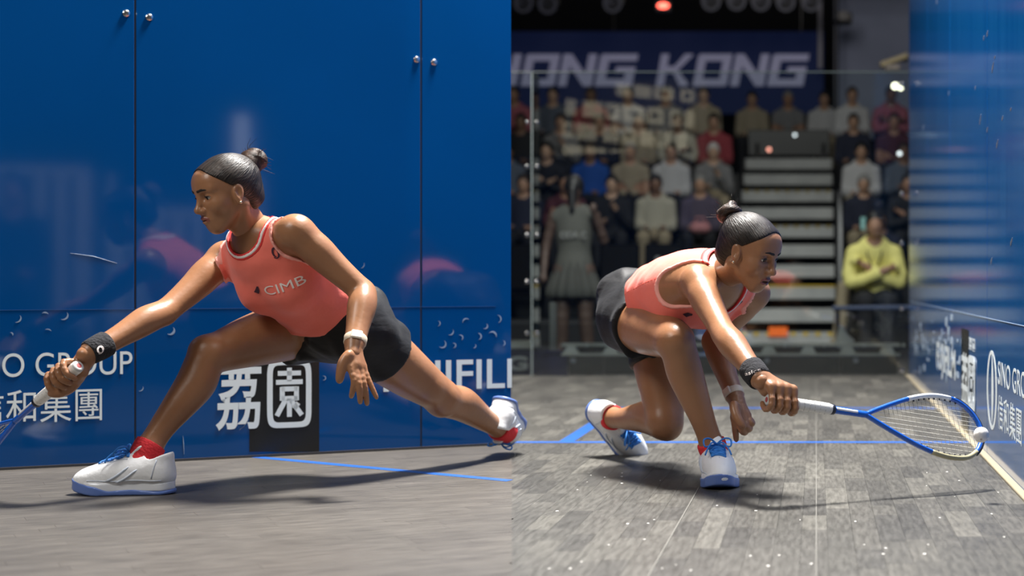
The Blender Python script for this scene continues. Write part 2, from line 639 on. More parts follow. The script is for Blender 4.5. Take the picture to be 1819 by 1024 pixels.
# ---- right wall
wr = struct(empty('wall_right', (X_R, 6, 0)))
H_R = 2.9
NR = np.array([-1.0, 0, 0]); DR = np.array([0, -1.0, 0])
seams = [10.30, 8.60, 7.15, 5.60, 3.9]
for a, b in zip(seams[:-1], seams[1:]):
    MB().box((X_R + 0.006, (a + b) / 2, H_R / 2 + 0.004), (0.012, a - b - 0.006, H_R), None, 0.0012).build('glass_panel', M_BLUE_R, wr)
for s in seams[1:-1]:
    MB().box((X_R + 0.007, s, H_R / 2), (0.008, 0.006, H_R), None).build('seam', M_SEAL, wr)
    for zz in (2.45,):
        for dy in (-0.045, 0.045):
            MB().lathe((X_R, s + dy, zz), NR, [(0, 0.011), (0.004, 0.011), (0.006, 0.008), (0.0065, 0.005)], 14).build('bolt', M_STEEL, wr, angle=0.6)
MB().box((X_R - 0.012, 7.1, 0.004), (0.024, 6.4, 0.008), None, 0.002).build('base_strip', mat('brass_strip', (0.42, 0.36, 0.25), 0.4, 0.3), wr)
MB().box((X_R - 0.0006, 7.1, 0.455), (0.0012, 6.38, 0.002), None).build('film_edge', M_SCUFF, wr)
def RWp(px):
    return (X_R * F_PX) / (px - VX)
def rwall_text(body, xl, xr, zt, zb, bold=0.0, off=0.0004, name='lettering', material=None):
    za, zc = RWp(xl), RWp(xr)
    return text_on_plane(name, body, np.array([X_R, za, zb]) + NR * off, DR, ZUP, za - zc, zt - zb, material or M_LETTER, wr, bold, 0.0003)
rwall_text('SINO GROUP', 1773, 1838, .329, .257)
rwall_text('信和集團', 1773, 1815, .224, .120)
rwall_text('荔', 1709, 1720, .305, .098, bold=0.016, off=.002)
garden_char(np.array([X_R, RWp(1721), .098]) + NR * .002, DR, ZUP, NR, RWp(1721) - RWp(1733), .207, wr)
rwall_text('荔園', 1722, 1733, .372, .325, bold=0.02, off=.002)
rwall_text('FUJIFILM', 1664, 1697, .295, .135, bold=0.03)
ya, yb = RWp(1708), RWp(1721)
MB().box((X_R - 0.0006, (ya + yb) / 2, .20), (0.0008, ya - yb, .39), None).build('black_square', M_BLACKV, wr)
# the property company's oval mark: a ring around a pointed leaf
oc = np.array([X_R, RWp(1762), .226]) + NR * 0.0004
ring_o, ring_i = [], []
ra, rb = (RWp(1753) - RWp(1771)) / 2, .128
N_O = 40
V, Fq = [], []
for i in range(N_O):
    a = 2 * math.pi * i / N_O
    for s in (1.0, .80):
        q = oc + DR * math.cos(a) * ra * (s if s == 1 else .74) + ZUP * math.sin(a) * rb * (s if s == 1 else .90)
        V.append(q); V.append(q + NR * .0003)
for i in range(N_O):
    j = (i + 1) % N_O
    o_, i_, on, inn = 4 * i, 4 * i + 2, 4 * j, 4 * j + 2
    Fq += [(o_ + 1, on + 1, inn + 1, i_ + 1), (o_, i_, inn, on), (o_, on, on + 1, o_ + 1), (i_, i_ + 1, inn + 1, inn)]
mesh_obj('oval_mark', np.array(V), Fq, M_LETTER, wr)
leaf = []
for i in range(17):
    t = -1 + 2 * i / 16
    leaf.append(oc + DR * (ra * .34 * (1 - t * t)) + ZUP * rb * .92 * t)
for i in range(15, 0, -1):
    t = -1 + 2 * i / 16
    leaf.append(oc - DR * (ra * .05 * (1 - t * t)) + ZUP * rb * .92 * t)
MB().poly(leaf, NR, .0003).build('leaf_mark', M_LETTER, wr)
# ball marks: short pale streaks and specks on the right wall
rnd = random.Random(3)
M_SPECK = mat('ball_mark', (0.42, 0.46, 0.52), 0.6)
marks = [(1664, 8, 10), (1753, 66, 9), (1747, 72, 7), (1762, 130, 16), (1685, 170, 7), (1740, 222, 16), (1753, 236, 9), (1770, 264, 14), (1640, 232, 8),
         (1767, 105, 5), (1795, 198, 6), (1795, 437, 14), (1760, 470, 12), (1693, 555, 3), (1780, 215, 8), (1732, 160, 6)]
for (px, py, ln) in marks:
    p = W(px, py, RWp(px)); p[0] = X_R - 0.0006
    s = p[1] / F_PX
    q = p + np.array([0, -.012 * ln * .3, s * ln])
    MB().tube([p, (p + q) / 2 + np.array([0, .004, 0]), q], [.0006, .0022, .0006], 5).build('ball_mark', M_SPECK, wr)
for i in range(46):
    px = rnd.uniform(1618, 1712); py = rnd.uniform(552, 660)
    p = W(px, py, RWp(px)); p[0] = X_R - 0.0006
    s = p[1] / F_PX
    ln = rnd.uniform(3, 30)
    wy = rnd.uniform(.03, .13)
    q = [p + np.array([0, wy * math.cos(t) * rnd.uniform(.5, 1), -s * ln / 2 * (1 + math.sin(t) * rnd.uniform(.6, 1))]) for t in np.linspace(0, 2 * math.pi, 9)[:-1]]
    MB().poly(q, NR, .0004).build('ball_mark', mat('dust_mark', (.26, .33, .42), .7), wr)

# ---- floor: boards laid one by one
def wood(name, tones, jitter_node, ang):
    m = bpy.data.materials.new(name)
    m.use_nodes = True
    nt = m.node_tree
    p = nt.nodes['Principled BSDF']
    p.inputs['Roughness'].default_value = 0.42
    p.inputs['Specular IOR Level'].default_value = 0.38
    if jitter_node == 'object':
        src = nt.nodes.new('ShaderNodeObjectInfo').outputs['Random']
    else:
        src = nt.nodes.new('ShaderNodeNewGeometry').outputs['Random Per Island']
    cr = nt.nodes.new('ShaderNodeValToRGB')
    cr.color_ramp.elements[0].color = (*tones[0], 1)
    cr.color_ramp.elements[1].color = (*tones[-1], 1)
    for i, t in enumerate(tones[1:-1]):
        e = cr.color_ramp.elements.new((i + 1) / (len(tones) - 1))
        e.color = (*t, 1)
    nt.links.new(src, cr.inputs[0])
    g = nt.nodes.new('ShaderNodeNewGeometry')
    mp = nt.nodes.new('ShaderNodeMapping')
    mp.vector_type = 'TEXTURE'
    mp.inputs['Rotation'].default_value = (0, 0, ang)
    mp.inputs['Scale'].default_value = (0.09, 0.011, 1)
    nt.links.new(g.outputs['Position'], mp.inputs[0])
    n = nt.nodes.new('ShaderNodeTexNoise')
    n.inputs['Scale'].default_value = 1.0
    n.inputs['Detail'].default_value = 5
    nt.links.new(mp.outputs[0], n.inputs['Vector'])
    n2 = nt.nodes.new('ShaderNodeTexNoise')
    n2.inputs['Scale'].default_value = 2.2
    nt.links.new(g.outputs['Position'], n2.inputs['Vector'])
    mr = nt.nodes.new('ShaderNodeMapRange')
    mr.inputs['From Min'].default_value = 0.3; mr.inputs['From Max'].default_value = 0.7
    mr.inputs['To Min'].default_value = 0.72; mr.inputs['To Max'].default_value = 1.28
    nt.links.new(n.outputs['Fac'], mr.inputs[0])
    mr2 = nt.nodes.new('ShaderNodeMapRange')
    mr2.inputs['From Min'].default_value = 0.3; mr2.inputs['From Max'].default_value = 0.7
    mr2.inputs['To Min'].default_value = 0.88; mr2.inputs['To Max'].default_value = 1.12
    nt.links.new(n2.outputs['Fac'], mr2.inputs[0])
    mu = nt.nodes.new('ShaderNodeMath'); mu.operation = 'MULTIPLY'
    nt.links.new(mr.outputs[0], mu.inputs[0]); nt.links.new(mr2.outputs[0], mu.inputs[1])
    vm = nt.nodes.new('ShaderNodeVectorMath'); vm.operation = 'SCALE'
    nt.links.new(cr.outputs[0], vm.inputs[0]); nt.links.new(mu.outputs[0], vm.inputs['Scale'])
    nt.links.new(vm.outputs[0], p.inputs['Base Color'])
    rr = nt.nodes.new('ShaderNodeMapRange')
    rr.inputs['To Min'].default_value = 0.30; rr.inputs['To Max'].default_value = 0.55
    nt.links.new(n.outputs['Fac'], rr.inputs[0]); nt.links.new(rr.outputs[0], p.inputs['Roughness'])
    b = nt.nodes.new('ShaderNodeBump'); b.inputs['Strength'].default_value = 0.12; b.inputs['Distance'].default_value = 0.002
    nt.links.new(n.outputs['Fac'], b.inputs['Height']); nt.links.new(b.outputs[0], p.inputs['Normal'])
    return m

T_R = [(0.0438, 0.0423, 0.0389), (0.0597, 0.0572, 0.0513), (0.0650, 0.0625, 0.0556), (0.0689, 0.0657, 0.0587), (0.0769, 0.0734, 0.0649), (0.1094, 0.1047, 0.0914)]
T_L = [(0.0697, 0.0625, 0.0544), (0.0756, 0.0683, 0.0593), (0.0809, 0.0728, 0.0630), (0.0862, 0.0780, 0.0680)]
SEAM_K = (909 - VX) / F_PX                      # the joint between the two floors runs along X = SEAM_K * Y

def clip(poly, a, b, c):
    """keep the part of a polygon where a*x + b*y + c >= 0"""
    out = []
    n = len(poly)
    for i in range(n):
        p, q = poly[i], poly[(i + 1) % n]
        dp, dq = a * p[0] + b * p[1] + c, a * q[0] + b * q[1] + c
        if dp >= 0:
            out.append(p)
        if (dp >= 0) != (dq >= 0):
            t = dp / (dp - dq)
            out.append((p[0] + (q[0] - p[0]) * t, p[1] + (q[1] - p[1]) * t))
    return out

def area(poly):
    return abs(sum(poly[i][0] * poly[(i + 1) % len(poly)][1] - poly[(i + 1) % len(poly)][0] * poly[i][1] for i in range(len(poly)))) / 2

def boards(parent, frame, urange, vrange, width, lens, clips, mats, seed, limit=300):
    """frame: origin, u (along the board), v (across). The 300 largest in view are boards of their own, the rest one part."""
    rn = random.Random(seed)
    O, U, Vv = frame
    items = []
    v = vrange[0]
    while v < vrange[1]:
        u = urange[0] - rn.random() * 0.4
        while u < urange[1]:
            L = rn.choice(lens)
            g = 0.00025
            q = [(u + g, v + g), (u + L - g, v + g), (u + L - g, v + width - g), (u + g, v + width - g)]
            pts = [tuple(O + U * a + Vv * b) for a, b in q]
            cl = pts
            for c in clips:
                cl = clip(cl, *c)
                if len(cl) < 3:
                    break
            if len(cl) >= 3 and area(cl) > 2e-4:
                cx = sum(p[0] for p in cl) / len(cl); cy = sum(p[1] for p in cl) / len(cl)
                px = VX + cx / cy * F_PX; py = VY + CAM_H / cy * F_PX
                vis = -30 < px < 1850 and py < 1040
                full = area(cl) > 0.999 * area(pts)
                if full:
                    cx = sum(p[0] for p in pts) / 4; cy = sum(p[1] for p in pts) / 4
                items.append(((area(cl) / cy ** 3) if vis else 0, cl, full, L, (cx, cy)))
            u += L
        v += width
    items.sort(key=lambda t: -t[0])
    shared = {}
    T = 0.004
    ang = math.atan2(U[1], U[0])
    for k, (s, cl, full, L, c) in enumerate(items[:limit]):
        if full:
            if L not in shared:
                mbx = MB().box((0, 0, -T / 2), (L - 0.0005, width - 0.0005, T))
                me = bpy.data.meshes.new('board'); me.from_pydata(mbx.v, [], mbx.f); me.materials.append(mats[0])
                shared[L] = me
            o = bpy.data.objects.new('board', shared[L])
            COL.objects.link(o)
            o.parent = parent
            o.location = (c[0], c[1], 0)
            o.rotation_euler = (0, 0, ang)
        else:
            mb = MB().poly([np.array([p[0] - c[0], p[1] - c[1], -T]) for p in cl], ZUP, T)
            me = bpy.data.meshes.new('board'); me.from_pydata(mb.v, [], mb.f); me.materials.append(mats[0])
            o = bpy.data.objects.new('board', me)
            COL.objects.link(o)
            o.parent = parent
            o.location = (c[0], c[1], 0)
    mb = MB()
    for s, cl, full, L, c in items[limit:]:
        mb.poly([np.array([p[0], p[1], -T]) for p in cl], ZUP, T)
    if mb.v:
        o = mb.build('distant_boards', mats[1], parent)
        o['kind'] = 'stuff'

fl = struct(mesh_obj('floor', [(-5.8, 0.3, -.004), (X_R + .02, 0.3, -.004), (X_R + .02, Y_B + .1, -.004), (-5.8, Y_B + .1, -.004),
                               (-5.8, 0.3, -.09), (X_R + .02, 0.3, -.09), (X_R + .02, Y_B + .1, -.09), (-5.8, Y_B + .1, -.09)],
                     [(0, 1, 2, 3), (7, 6, 5, 4), (0, 4, 5, 1), (1, 5, 6, 2), (2, 6, 7, 3), (3, 7, 4, 0)], mat('floor_underlay', (.05, .05, .05), .7)))
# right floor: boards run down the court, right of the joint
boards(fl, (np.array([0.0, 0.0]), np.array([0, 1.0]), np.array([1.0, 0.0])), (2.4, Y_B), (-2.9, X_R), 0.0585, (.18, .24, .30, .42),
       [(1, -SEAM_K, 0), (-1, 0, X_R), (0, 1, -2.5), (0, -1, Y_B)],
       (wood('board_grey', T_R, 'object', math.pi / 2), wood('board_grey_far', T_R, 'island', math.pi / 2)), 11)
# left floor: boards run along the blue wall
nd = -N_W[:2]
boards(fl, (PR_W[:2], D_W[:2], N_W[:2]), (-2.9, 1.6), (0.0, 3.4), 0.0585, (.42, .56, .7),
       [(-1, SEAM_K, 0), (N_W[0], N_W[1], -(N_W[0] * PR_W[0] + N_W[1] * PR_W[1])), (0, 1, -2.5)],
       (wood('board_warm', T_L, 'object', math.atan2(D_W[1], D_W[0])), wood('board_warm_far', T_L, 'island', math.atan2(D_W[1], D_W[0]))), 5)
M_LINE = mat('blue_line_paint', (0.008, 0.080, 0.34), 0.45)
def line(pts):
    MB().poly([np.array([p[0], p[1], 0.0001]) for p in pts], ZUP, 0.0007).build('painted_line', M_LINE, fl)
xs = SEAM_K * 6.05
line([(-2.9, 6.02), (X_R - .02, 6.02), (X_R - .02, 6.075), (-2.9, 6.075)])
line([(-.925, 6.075), (-.872, 6.075), (-.872, 7.65), (-.925, 7.65)])
line([(-.925, 7.65), (X_R - .02, 7.65), (X_R - .02, 7.70), (-.925, 7.70)])
a, b = W(447, 812, 1731 / 312)[:2], W(909, 855, 1731 / 355)[:2]
dl = nrm(b - a); pl = np.array([-dl[1], dl[0]]) * 0.020
line([tuple(a - pl), tuple(b - pl - dl * .002), tuple(b + pl - dl * .014), tuple(a + pl)])
# panel joint in the right floor and small flecks
MB().box((0.0, 6.3, .0003), (.0022, 7.6, .0006)).build('panel_joint', mat('joint_filler', (.13, .125, .11), .6), fl)
MB().poly([np.array([-.330, 2.6, .0001]), np.array([-.327, 2.6, .0001]), np.array([-.327, 6.0, .0001]), np.array([-.330, 6.0, .0001])], ZUP, .0005).build('panel_joint', MATS['joint_filler'], fl)
M_FLECK = mat('fleck', (.62, .61, .58), .6)
for i in range(46):
    px, py = rnd.uniform(930, 1790), rnd.uniform(830, 1015)
    Z = F_PX * CAM_H / (py - VY)
    p = W(px, py, Z)
    if p[0] > X_R - .03:
        continue
    r = rnd.uniform(.0015, .004)
    MB().poly([np.array([p[0] + r * math.cos(t) * rnd.uniform(.6, 1.4), p[1] + 2.2 * r * math.sin(t), .0002]) for t in np.linspace(0, 2 * math.pi, 7)[:-1]], ZUP, .0005).build('fleck', M_FLECK, fl)

# ---- back wall: clear glass
def clear_glass(name, tint=(0.93, 0.97, 0.96)):
    m = bpy.data.materials.new(name)
    m.use_nodes = True
    nt = m.node_tree
    nt.nodes.remove(nt.nodes['Principled BSDF'])
    out = nt.nodes['Material Output']
    tr = nt.nodes.new('ShaderNodeBsdfTransparent'); tr.inputs[0].default_value = (*tint, 1)
    gl = nt.nodes.new('ShaderNodeBsdfGlossy'); gl.inputs['Roughness'].default_value = 0.015
    fr = nt.nodes.new('ShaderNodeFresnel'); fr.inputs['IOR'].default_value = 1.5
    mx = nt.nodes.new('ShaderNodeMixShader')
    nt.links.new(fr.outputs[0], mx.inputs[0]); nt.links.new(tr.outputs[0], mx.inputs[1]); nt.links.new(gl.outputs[0], mx.inputs[2])
    nt.links.new(mx.outputs[0], out.inputs[0])
    return m
M_GLASS = clear_glass('clear_glass')
M_GEDGE = mat('glass_edge', (.05, .065, .065), .2)
wb = struct(empty('wall_back', (-1.0, Y_B, 0)))
H_B = 1.853
for a, b in ((-5.8, -3.9), (-3.9, -1.735), (-1.735, X_R)):
    MB().box(((a + b) / 2, Y_B + .006, H_B / 2), (b - a - .006, .012, H_B)).build('glass_panel', M_GLASS, wb)
    MB().box(((a + b) / 2, Y_B + .006, H_B + .002), (b - a - .006, .013, .006)).build('glass_edge', M_GEDGE, wb)
for s in (-3.9, -1.735):
    MB().box((s, Y_B + .14, H_B / 2), (.014, .24, H_B)).build('glass_fin', clear_glass('fin_glass', (.90, .95, .94)) if s < -3 else bpy.data.materials['fin_glass'], wb)
    MB().box((s, Y_B + .007, H_B / 2), (.005, .008, H_B)).build('seam', mat('clear_seam', (.25, .30, .30), .3), wb)
    for zz in (.26, .575, .86, 1.28, 1.55):
        for dx in (-.03, .03):
            MB().lathe((s + dx, Y_B, zz), (0, -1, 0), [(0, .014), (.004, .014), (.010, .009), (.011, .004)], 12).build('bolt', mat('bolt_steel', (.8, .8, .8), .15, 1.0), wb, angle=.6)
# corner bolts near the right wall
for zz in (.02, .40, .80, 1.10, 1.77):
    MB().lathe((X_R - .045, Y_B, zz + .01), (0, -1, 0), [(0, .016), (.005, .016), (.012, .010), (.013, .004)], 12).build('bolt', MATS['bolt_steel'], wb, angle=.6)

# ---- hall around: ground, dark back wall, ceiling
struct(mesh_obj('floor', [(-12, 10.4, -.1), (8, 10.4, -.1), (8, 27, -.1), (-12, 27, -.1)], [(0, 1, 2, 3)], mat('hall_floor', (.03, .03, .034), .6)))
struct(MB().box((-2, 25.0, 3.5), (22, .1, 7.4)).build('wall_rear', mat('hall_black', (.006, .007, .011), .8)))
struct(MB().box((-2, 11, 7.2), (22, 30, .1)).build('ceiling', MATS['hall_black']))
# ================================================================ behind the glass: base rail, stand, stairs, banner
M_ALU = mat('grey_aluminium', (.70, .70, .66), .45, .2, noise=(9, (.45, .45, .42), .8))
M_DARKP = mat('dark_panel', (.030, .031, .034), .5)
M_BLACK = mat('black_plastic', (.012, .012, .014), .35)
M_NAVY = mat('navy_fabric', (.012, .020, .085), .8)
M_PURP = mat('purple_cloth', (.060, .062, .20), .85, noise=(6, (.03, .04, .16), 1))
M_WHITE = mat('white_print', (.72, .74, .78), .6)
M_STAGE = mat('stand_grey', (.50, .51, .51), .5, noise=(5, (.36, .37, .38), .8))

# base rail along the foot of the glass
t = tag(empty('base_rail', (-.4, Y_B + .25, 0)), 'grey aluminium base rail with dark boards along the foot of the glass', 'rail')
MB().box((-.53, Y_B + .20, .182), (2.10, .10, .018), None, .003).build('top_flange', M_ALU, t)
MB().box((-.53, Y_B + .20, .122), (2.10, .10, .014), None, .003).build('lower_flange', M_ALU, t)
MB().box((-.53, Y_B + .24, .15), (2.10, .01, .05)).build('web', M_BLACK, t)
for i in range(9):
    x = -1.52 + i * .245
    MB().poly([np.array([x - .05, Y_B + .16, .129]), np.array([x + .05, Y_B + .16, .129]), np.array([x + .025, Y_B + .16, .173]), np.array([x - .025, Y_B + .16, .173])], (0, 1, 0), .06).build('bracket', M_ALU, t)
    MB().lathe((x + .10, Y_B + .15, .182), (0, -1, 0), [(0, .012), (.006, .012), (.010, .006)], 10).build('clamp', mat('clamp_white', (.75, .76, .74), .3), t)
for i, (a, b) in enumerate(((-1.53, -1.32), (-1.31, -.60), (-.59, .14), (.15, .50))):
    MB().box(((a + b) / 2, Y_B + .17, .057), (b - a, .02, .112), None, .003).build('board', M_DARKP, t)
    MB().lathe(((a + b) / 2 - .08, Y_B + .158, .085), (0, -1, 0), [(0, .018), (.006, .015), (.008, .004)], 10).build('lamp_knob', mat('knob_grey', (.35, .36, .42), .3), t)

# low sign boards at the left
t = tag(empty('sign_board', (-2.4, Y_B + .12, 0)), 'low navy sign board with white block letters at the foot of the glass', 'sign')
MB().box((-2.45, Y_B + .31, .022), (1.38, .03, .242), None, .003).build('panel', M_NAVY, t)
text_on_plane('lettering', 'HONG KONG', (-3.0, Y_B + .293, .018), np.array([1.0, 0, 0]), ZUP, 1.19, .088, M_WHITE, t, .035, .002, 0.0)
t = tag(empty('cloth_board', (-1.63, Y_B + .15, 0)), 'purple cloth-covered board standing right of the navy sign', 'board')
MB().box((-1.655, Y_B + .31, .022), (.19, .03, .242), None, .004).build('panel', M_PURP, t)
MB().poly([np.array([-1.72, Y_B + .293, .105]), np.array([-1.60, Y_B + .293, .112]), np.array([-1.575, Y_B + .293, .128]), np.array([-1.69, Y_B + .293, .120])], (0, -1, 0), .003).build('fold', M_NAVY, t)
# short posts and the ledge above the boards
for x, nm in ((-1.70, 'left'), (-1.34, 'right')):
    t = tag(empty('support_post', (x, Y_B + .62, 0)), 'short pale support post behind the base rail, ' + ('below the reflected figure in grey' if nm == 'left' else 'behind the hips of the crouching player'), 'post')
    MB().box((x, Y_B + .62, .17), (.045, .045, .54), None, .005).build('post', mat('pale_post', (.32, .32, .30), .6), t)
    MB().box((x, Y_B + .62, -.09), (.10, .10, .02), None, .004).build('foot', M_ALU, t)
t = tag(empty('ledge', (-1.95, Y_B + .3, 0)), 'pale grey ledge above the navy sign board', 'ledge')
MB().box((-2.24, Y_B + .42, .175), (.95, .16, .05), None, .006).build('top', M_ALU, t)
MB().box((-2.24, Y_B + .42, .025), (.90, .05, .25), None, .004).build('leg_panel', M_DARKP, t)
# white towel on the rail
f = Field((.06, Y_B + .1, .15), (.30, Y_B + .34, .36), .008)
f.cone((.17, Y_B + .2, .20), (.155, Y_B + .2, .285), .05, .018, .03).ell((.18, Y_B + .2, .205), (.06, .045, .02), None, .03)
tag(field_obj('towel', f, mat('white_towel', (.72, .72, .70), .9)), 'crumpled white towel on the base rail', 'towel')
# barrier tape in front of the seated man
t = tag(empty('handrail', (.5, 12.6, 0)), 'low dark blue handrail in front of the man in yellow', 'handrail')
MB().tube([(.12, 12.6, .375), (.95, 12.6, .385)], .018, 10).build('top_bar', mat('blue_rail', (.03, .045, .10), .5), t, angle=.6)
for x in (.16, .92):
    MB().tube([(x, 12.6, -.1), (x, 12.6, .38)], .016, 8).build('post', M_BLACK, t, angle=.6)
    MB().box((x, 12.6, -.09), (.14, .2, .02), None, .004).build('foot', M_BLACK, t)

# ---- stairs
t = tag(empty('staircase', (-.35, 16.0, -.1)), 'grey open-riser staircase between the two seating blocks', 'staircase')
SX0, SX1 = -.86, .19
M_YEL = mat('yellow_edge', (.75, .50, .02), .5)
for i in range(10):
    z, y = .086 + .22 * i, 16.0 + .5 * i
    st = MB().box(((SX0 + SX1) / 2, y + .23, z - .065), (SX1 - SX0, .50, .13), None, .006).build('step', M_STAGE, t)
    if i == 2:
        MB().box(((SX0 + SX1) / 2, y - .022, z + .004), (SX1 - SX0, .012, .016)).build('yellow_edge', M_YEL, st)
    if i in (0, 5, 7):
        n = 9
        for k in range(n):
            xx = SX0 + (k + .5) * (SX1 - SX0) / n
            MB().box((xx, y - .022, z - .008), ((SX1 - SX0) / n * .45, .008, .03)).build('yellow_dash', M_YEL if i == 0 else mat('dull_yellow', (.30, .22, .05), .6), st)
for x in (SX0 - .02, SX1 + .02):
    MB().poly([np.array([x, 15.9, -.1]), np.array([x, 15.9, .06]), np.array([x, 20.5, 2.08]), np.array([x, 20.7, 2.06]), np.array([x, 20.7, -.1])], (1, 0, 0), .015).build('stringer', M_DARKP, t)
MB().box((-.335, 16.3, -.03), (1.03, .06, .13)).build('kick_board', mat('brown_board', (.05, .035, .03), .7), t)
b = tag(MB().box((0, 0, 0), (.18, .02, .09), None, .004).build('step_sign', mat('orange_sign', (.95, .16, .01), .5, emit=(1, .15, .01), estr=.25)), 'small orange sign fixed to the lowest stair edge', 'sign')
b.location = (-.36, 15.955, .10)
t2 = tag(empty('stair_rail', (.24, 16.4, .2)), 'white handrail loop beside the stairs at the right block', 'handrail')
MB().tube([(.235, 16.35, .2), (.235, 16.35, 1.05), (.235, 16.6, 1.22), (.235, 17.3, 1.5), (.235, 17.3, .6)], .018, 8).build('tube', mat('white_rail', (.42, .43, .45), .4), t2, smooth=True)

# ---- seating tiers: each tier is one platform with a fascia and a deck
TIERS = []
for blk, (xa, xb) in (('left', (-5.0, SX0 - .05)), ('right', (SX1 + .07, 2.9))):
    for r in range(5):
        z = .20 + .41 * r
        y = 16.30 + .9 * r
        if blk == 'left' or r >= 0:
            lab = ('left' if blk == 'left' else 'right') + ' seating block, ' + ('lowest', 'second', 'third', 'fourth', 'top')[r] + ' tier counted from the floor'
            tt = tag(empty('seating_tier', ((xa + xb) / 2, y, z)), 'dark stepped platform of the ' + lab, 'platform', 'seating tiers')
            MB().box(((xa + xb) / 2, y + .42, z - .02), (xb - xa, .94, .04), None, .004).build('deck', M_DARKP, tt)
            MB().box(((xa + xb) / 2, y - .03, z - .225 if r else z - .17), (xb - xa, .02, .37 if r else .26)).build('fascia', M_BLACK, tt)
tt = tag(empty('seating_tier', (-.3, 20.9, 1.9)), 'dark platform at the head of the stairs', 'platform', 'seating tiers')
MB().box((-.335, 21.30, 1.88), (1.02, .98, .04), None, .004).build('deck', M_DARKP, tt)
MB().box((-.335, 20.76, 1.80), (1.02, .02, .12)).build('fascia', M_BLACK, tt)

bt = tag(empty('barrier', (-.335, 20.62, 2.07)), 'black barrier panel at the head of the stairs', 'barrier')
MB().box((-.335, 20.62, 2.27), (1.0, .03, .32), None, .01).build('panel', M_BLACK, bt)
for x in (-.72, .09):
    MB().box((x, 20.63, 2.18), (.05, .05, .18), None, .006).build('post', M_BLACK, bt)
# ---- banner with slanted block letters
bn = tag(empty('banner', (-2.2, 22.5, 2.8)), 'long navy banner with slanted pale block letters above the stand', 'banner')
MB().box((-2.7, 22.53, 3.36), (5.6, .03, 1.1), None, .004).build('cloth', mat('banner_navy', (.010, .016, .060), .8, emit=(.002, .004, .016), estr=1), bn)  # faint glow put into the cloth, which is no lamp
M_BL = mat('banner_letter', (.34, .34, .46), .6, emit=(.34, .34, .52), estr=.22)  # glow put into the letters to lift them from the dark
def block_letter(ch):
    """outline pieces on a 1 x 1 cell, stroke .24"""
    s = .25
    q = {'H': [[(0, 0), (s, 0), (s, 1), (0, 1)], [(1 - s, 0), (1, 0), (1, 1), (1 - s, 1)], [(s, .40), (1 - s, .40), (1 - s, .62), (s, .62)]],
         'O': [[(0, 0), (s, 0), (s, 1), (.06, 1), (0, .94)], [(1 - s, 0), (.94, 0), (1, .06), (1, 1), (1 - s, 1)], [(s, 0), (1 - s, 0), (1 - s, .22), (s, .22)], [(s, .78), (1 - s, .78), (1 - s, 1), (s, 1)]],
         'N': [[(0, 0), (s, 0), (s, 1), (0, 1)], [(1 - s, 0), (1, 0), (1, 1), (1 - s, 1)], [(s, .62), (1 - s, 0), (1 - s, .38), (s, 1)]],
         'G': [[(0, 0), (s, 0), (s, 1), (.06, 1), (0, .94)], [(s, .78), (1, .78), (1, 1), (s, 1)], [(s, 0), (1, 0), (1, .22), (s, .22)], [(1 - s, .22), (1, .22), (1, .60), (1 - s, .60)], [(.48, .42), (1 - s, .42), (1 - s, .60), (.48, .60)]],
         'K': [[(0, 0), (s, 0), (s, 1), (0, 1)], [(s, .40), (.48, .40), (.62, .50), (.48, .62), (s, .62)], [(.48, .62), (.62, .50), (1, .94), (1, 1), (1 - s, 1)], [(.48, .40), (1 - s, 0), (1, 0), (1, .08), (.62, .50)]]}
    return q[ch]
cells = [('H', 838, 888), ('O', 930, 990), ('N', 996, 1056), ('G', 1062, 1128), ('K', 1170, 1226), ('O', 1236, 1296), ('N', 1302, 1362), ('G', 1368, 1432)]
cells[0] = ('H', 862, 922)
for ch, xa, xb in cells:
    Z = 22.5
    o0, o1 = W(xa, 153, Z), W(xb, 96, Z)
    w, h = o1[0] - o0[0], o1[2] - o0[2]
    mb = MB()
    for pc in block_letter(ch):
        mb.poly([np.array([o0[0] + (p[0] + (p[1] - .5) * .18) * w, Z + .004, o0[2] + p[1] * h]) for p in pc], (0, -1, 0), .012)
    mb.build('letter', M_BL, bn)

for x in (-5.0, -2.7, -.2):
    MB().tube([(x, 22.53, 3.90), (x, 22.53, 7.16)], .012, 6).build('hanging_cable', M_BLACK, bn)
# ---- upper background: slate wall panel, white post, lamps, camera
struct(MB().box((1.75, 22.8, 4.1), (2.9, .08, 3.2)).build('wall_slate', mat('slate_wall', (.42, .48, .66), .8, noise=(1.2, (.32, .37, .52), 1))))
t = tag(empty('lighting_post', (.06, 22.0, -.1)), 'pale vertical post right of the banner', 'post')
MB().box((.05, 22.02, 4.3), (.06, .05, 1.9), None, .006).build('post', mat('pale_metal', (.30, .30, .36), .5), t)
MB().box((.25, 22.02, 2.6), (.035, .05, 5.4), None, .006).build('post', mat('dim_metal', (.10, .11, .15), .5), t)
MB().box((.14, 22.02, 4.6), (.24, .04, .04), None, .006).build('cross_bar', MATS['dim_metal'], t)
t = tag(empty('video_camera', W(1500, 34, 21.9)), 'black video camera mounted beside the pale post', 'camera')
c = W(1500, 34, 21.9)
MB().box(c, (.20, .26, .14), None, .02).build('body', M_BLACK, t)
MB().lathe(c + np.array([-.02, -.13, 0]), (0, -1, 0), [(0, .055), (.10, .055), (.12, .065), (.17, .065)], 14).build('lens', M_BLACK, t, angle=.6)
MB().tube([c + np.array([-.08, 0, -.02]), c + np.array([-.14, .12, -.03])], .025, 8).build('mount', M_BLACK, t, angle=.6)
